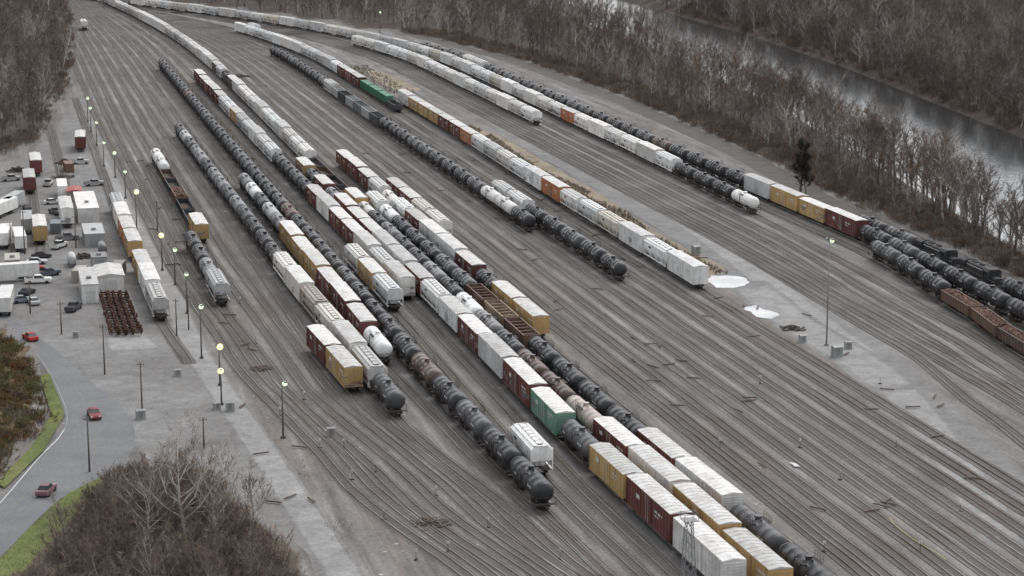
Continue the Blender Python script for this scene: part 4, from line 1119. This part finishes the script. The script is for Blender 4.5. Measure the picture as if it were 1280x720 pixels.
def vehicle(px,py,rz,c,kind,label,z=0.045):
    X,Y=G(px,py); nm={"car":"parked_car","pickup":"pickup_truck"}[kind] if label.find("driving")<0 else {"car":"car","pickup":"pickup_truck"}[kind]
    o=mkobj(nm,None,(X,Y,z),rz)
    m=MB()
    if kind=="car":
        pr=[(-2.2,.3),(2.2,.3),(2.28,.6),(2.1,.82),(1.0,.95),(-1.6,1.0),(-2.2,.92),(-2.28,.6)]
        m.profY(pr,-.9,.9,0)
        m.hexa([(-1.7,-.8,.99),(.95,-.8,.96),(.95,.8,.96),(-1.7,.8,.99),(-1.15,-.62,1.42),(.25,-.62,1.44),(.25,.62,1.44),(-1.15,.62,1.42)],1)
        m.box(-1.08,.2,-.6,.6,1.425,1.47,0)
    else:
        m.profY([(-2.8,.45),(2.7,.45),(2.75,.9),(2.6,1.15),(1.2,1.2),(-2.8,1.2)],-.95,.95,0)
        m.hexa([(-.9,-.88,1.19),(1.3,-.88,1.19),(1.3,.88,1.19),(-.9,.88,1.19),(-.7,-.75,1.75),(.6,-.75,1.75),(.6,.75,1.75),(-.7,.75,1.75)],1)
        m.box(-.68,.58,-.74,.74,1.74,1.8,0); m.box(-2.65,-1.05,-.8,.8,1.19,1.215,2)
    def split(k):
        q=MB(); mp={}
        for f,mi in zip(m.f,m.m):
            if mi in k:
                idx=[]
                for i in f:
                    if i not in mp: mp[i]=len(q.v); q.v.append(m.v[i])
                    idx.append(mp[i])
                q.face(idx,0 if mi==0 else (1 if mi==2 else 0))
        return q
    mkobj("body",split((0,2)).mesh("body",[M['plain'],M['dark']]),parent=o,color=c)
    mkobj("window",split((1,)).mesh("window",[M['glass']]),parent=o)
    wb=1.35 if kind=="car" else 1.75
    for x in (-wb,wb):
        for s in (-1,1):
            q=MB(); q.cyl((x,s*.86-.12,.33),(x,s*.86+.12,.33),.33 if kind=="car" else .38,12,0); mkobj("wheel",q.mesh("wheel",[M['tyre']]),parent=o)
    xe=2.2 if kind=="car" else 2.7
    for s in (-1,1):
        q=MB(); q.box(xe-.02,xe+.1,s*.62-.18,s*.62+.18,.62,.8,0)
        mkobj("headlight",q.mesh("headlight",[M['white']]),parent=o)
    tag(o,label,"car" if kind=="car" else "pickup truck")
def head(a,b):
    A=Vector(G(*a));B=Vector(G(*b)); return math.atan2(B.y-A.y,B.x-A.x)
vehicle(38,425,head((70,445),(38,425)),(.45,.03,.02),"car","bright red car driving on the road")
vehicle(118,522,head((105,495),(118,522)),(.2,.04,.05),"car","dark red car driving around the bend")
vehicle(58,617,head((20,655),(58,617)),(.20,.10,.11),"car","dark maroon car driving on the road")
vehicle(48,354,.2,wh,"pickup","white pickup truck parked on the lot",0.012)
for i,(px,py,c,k) in enumerate(((34,368,(.03,.03,.035),"car"),(42,380,(.5,.5,.5),"car"),(74,310,(.6,.6,.58),"pickup"),(70,268,(.1,.1,.1),"pickup"),(34,262,(.08,.08,.09),"car"),(60,232,(.5,.5,.48),"pickup"),(60,345,(.1,.12,.16),"pickup"),(92,388,(.06,.06,.07),"pickup"),(32,346,(.3,.3,.3),"car"),(100,205,(.5,.5,.5),"pickup"),(46,330,(.5,.5,.5),"car"),(52,322,(.05,.05,.06),"car"),(44,338,(.3,.06,.04),"car"),(84,300,(.25,.25,.26),"pickup"),(14,226,(.4,.4,.4),"pickup"),(118,232,(.3,.3,.3),"pickup"),(66,255,(.55,.55,.53),"car"),(28,378,(.25,.27,.3),"car"))):
    vehicle(px,py,U(0,3) if i<10 else .3+U(-.2,.2),c,k,"parked %s on the gravel lot beside sheds"%("pickup truck" if k=="pickup" else "car"),0.012)
m=MB(); m.cyl((0,-.72,.46),(0,.72,.46),.09,6,0)
for y in (-.72,.72): m.cyl((0,y-.07,.46),(0,y+.07,.46),.46,14,0); m.cyl((0,y-.1,.46),(0,y-.07,.46),.38,14,0)
WS=m.mesh("wheelset",[M['rustwheel']])
sheet("wheel_pad",[(122,366),(160,364),(178,420),(196,434),(142,438),(136,420)],0.024,'concrete',"pale concrete pad under stored wheelsets",fade=1.0)
for c_ in range(4):
    for i in range(60):
        a=Vector(G(130+c_*7.6,371)); b=Vector(G(144+c_*9.4,421)); q=a.lerp(b,i/59)
        if R()<.06: continue
        o=mkobj("wheelset",WS,(q.x+U(-.3,.3),q.y,0.02+(0.0,.55,.25,.9)[i%4]),math.pi/2+ROT+U(-.25,.25)); tag(o,"rusty rail wheelset stored in a row on concrete","wheelset","stored rusty wheelsets")
def pile(px,py,rad,n,mat,label,hh=1.0):
    X,Y=G(px,py); m=MB(); rr=random.Random(int(px))
    for _ in range(n):
        a=rr.uniform(0,6.28); r=rad*rr.random()**.6; z=rr.uniform(.05,hh*(1-r/rad)+.1); t=rr.uniform(0,3.14); l=rr.uniform(.4,1.3)
        c=Vector((r*math.cos(a),r*math.sin(a),z)); d=Vector((math.cos(t),math.sin(t),rr.uniform(-.2,.2)))*l
        m.cyl(c-d,c+d,rr.uniform(.07,.16),4,0)
    tag(mkobj("scrap_pile",m.mesh("scrap_pile",[M[mat]]),(X,Y,.05)),label,"scrap pile",kind="stuff")
pile(537,655,2.4,34,'wood',"low heap of scrap and ties beside tracks",.5)
pile(82,205,3,90,'junk',"heap of rusty scrap and old ties",1.6)
pile(325,462,1.7,30,'wood',"heap of discarded timber ties",.5)
pile(22,214,3,90,'junk',"heap of rusty steel parts on lot",1.4)
pile(990,412,2.0,40,'wood',"heap of old timber beside access strip",.8)
pile(105,322,2.4,60,'junk',"heap of machine parts behind shed",1.0)
pile(80,222,3,50,'wood',"stack of loose timber ties",1.0)
pile(300,96,4,60,'junk',"heap of dark scrap by tracks",1.2)
m=MB(); m.box(-.3,.3,-.15,.15,.0,.15,0); m.cyl((0,0,.15),(0,0,1.3),.04,5,0); m.box(-.02,.02,-.22,.22,1.1,1.5,1)
SS=m.mesh("switch_stand",[M['dark'],M['white']])
for (px,py) in ((350,520),(400,560),(440,600),(480,650),(520,700),(380,500),(430,560),(560,690),(610,660),(700,700),(1000,560),(1050,600),(1120,560),(1200,640),(900,440),(950,480),(320,430),(300,380),(250,350),(545,620),(470,590),(1100,480),(1160,460),(900,560),(1150,690),(1030,690)):
    X,Y=G(px,py)
    tag(mkobj("switch_stand",SS,(X,Y,0.02),U(0,3)),"small black switch stand with pale target","switch stand","switch stands beside the tracks")
m=MB(); m.box(-1.25,1.25,-.12,.12,0,.18,0); m.box(-.9,-.6,-.1,.1,.18,.2,1); m.box(.6,.9,-.1,.1,.18,.2,1); TI=m.mesh("timber_tie",[M['wood'],M['scrap']])
for _ in range(130):
    Y=U(265,620); p=random.choice((U(40,50),U(152,162),U(78.5,79.2),U(114,128),U(140,150))); X=PX(p,Y)
    if vis(X,Y,0): tag(mkobj("timber_tie",TI,(X,Y,.22),U(0,3.14)),"loose weathered timber tie lying on ballast","railway tie","loose ties beside the tracks")
# ------------------------------------------------------------ light, sky, camera
W=bpy.data.worlds.new("World"); scene.world=W; W.use_nodes=True
nt=W.node_tree; bg=nt.nodes["Background"]
sk=nt.nodes.new("ShaderNodeTexSky"); sk.sky_type='NISHITA'; sk.sun_disc=False; sk.sun_elevation=math.radians(60); sk.sun_rotation=math.radians(40); sk.air_density=1.0; sk.dust_density=2.0; sk.ozone_density=1.0
hs=nt.nodes.new("ShaderNodeHueSaturation"); hs.inputs["Saturation"].default_value=0.19; hs.inputs["Value"].default_value=1.8
nt.links.new(sk.outputs[0],hs.inputs["Color"]); nt.links.new(hs.outputs[0],bg.inputs["Color"]); bg.inputs["Strength"].default_value=0.15
sl=bpy.data.lights.new("sun",'SUN'); sl.energy=1.0; sl.angle=math.radians(55); sl.color=(1,.98,.955)
so=bpy.data.objects.new("sun",sl); col.objects.link(so)
el=math.radians(60); az=math.radians(40)
d=Vector((math.sin(az)*math.cos(el),math.cos(az)*math.cos(el),math.sin(el)))
so.rotation_euler=d.to_track_quat('Z','Y').to_euler()
cam=bpy.data.cameras.new("camera"); cam.lens=36*F/1280; cam.sensor_width=36; cam.clip_end=20000; cam.clip_start=1
co=bpy.data.objects.new("camera",cam); co.location=(0,0,H); co.rotation_euler=(math.pi/2-TH,0,0); col.objects.link(co); scene.camera=co
scene.view_settings.view_transform='Standard'; scene.view_settings.look='None'; scene.view_settings.exposure=0
print("cars",ncar,"forest",len(rest))
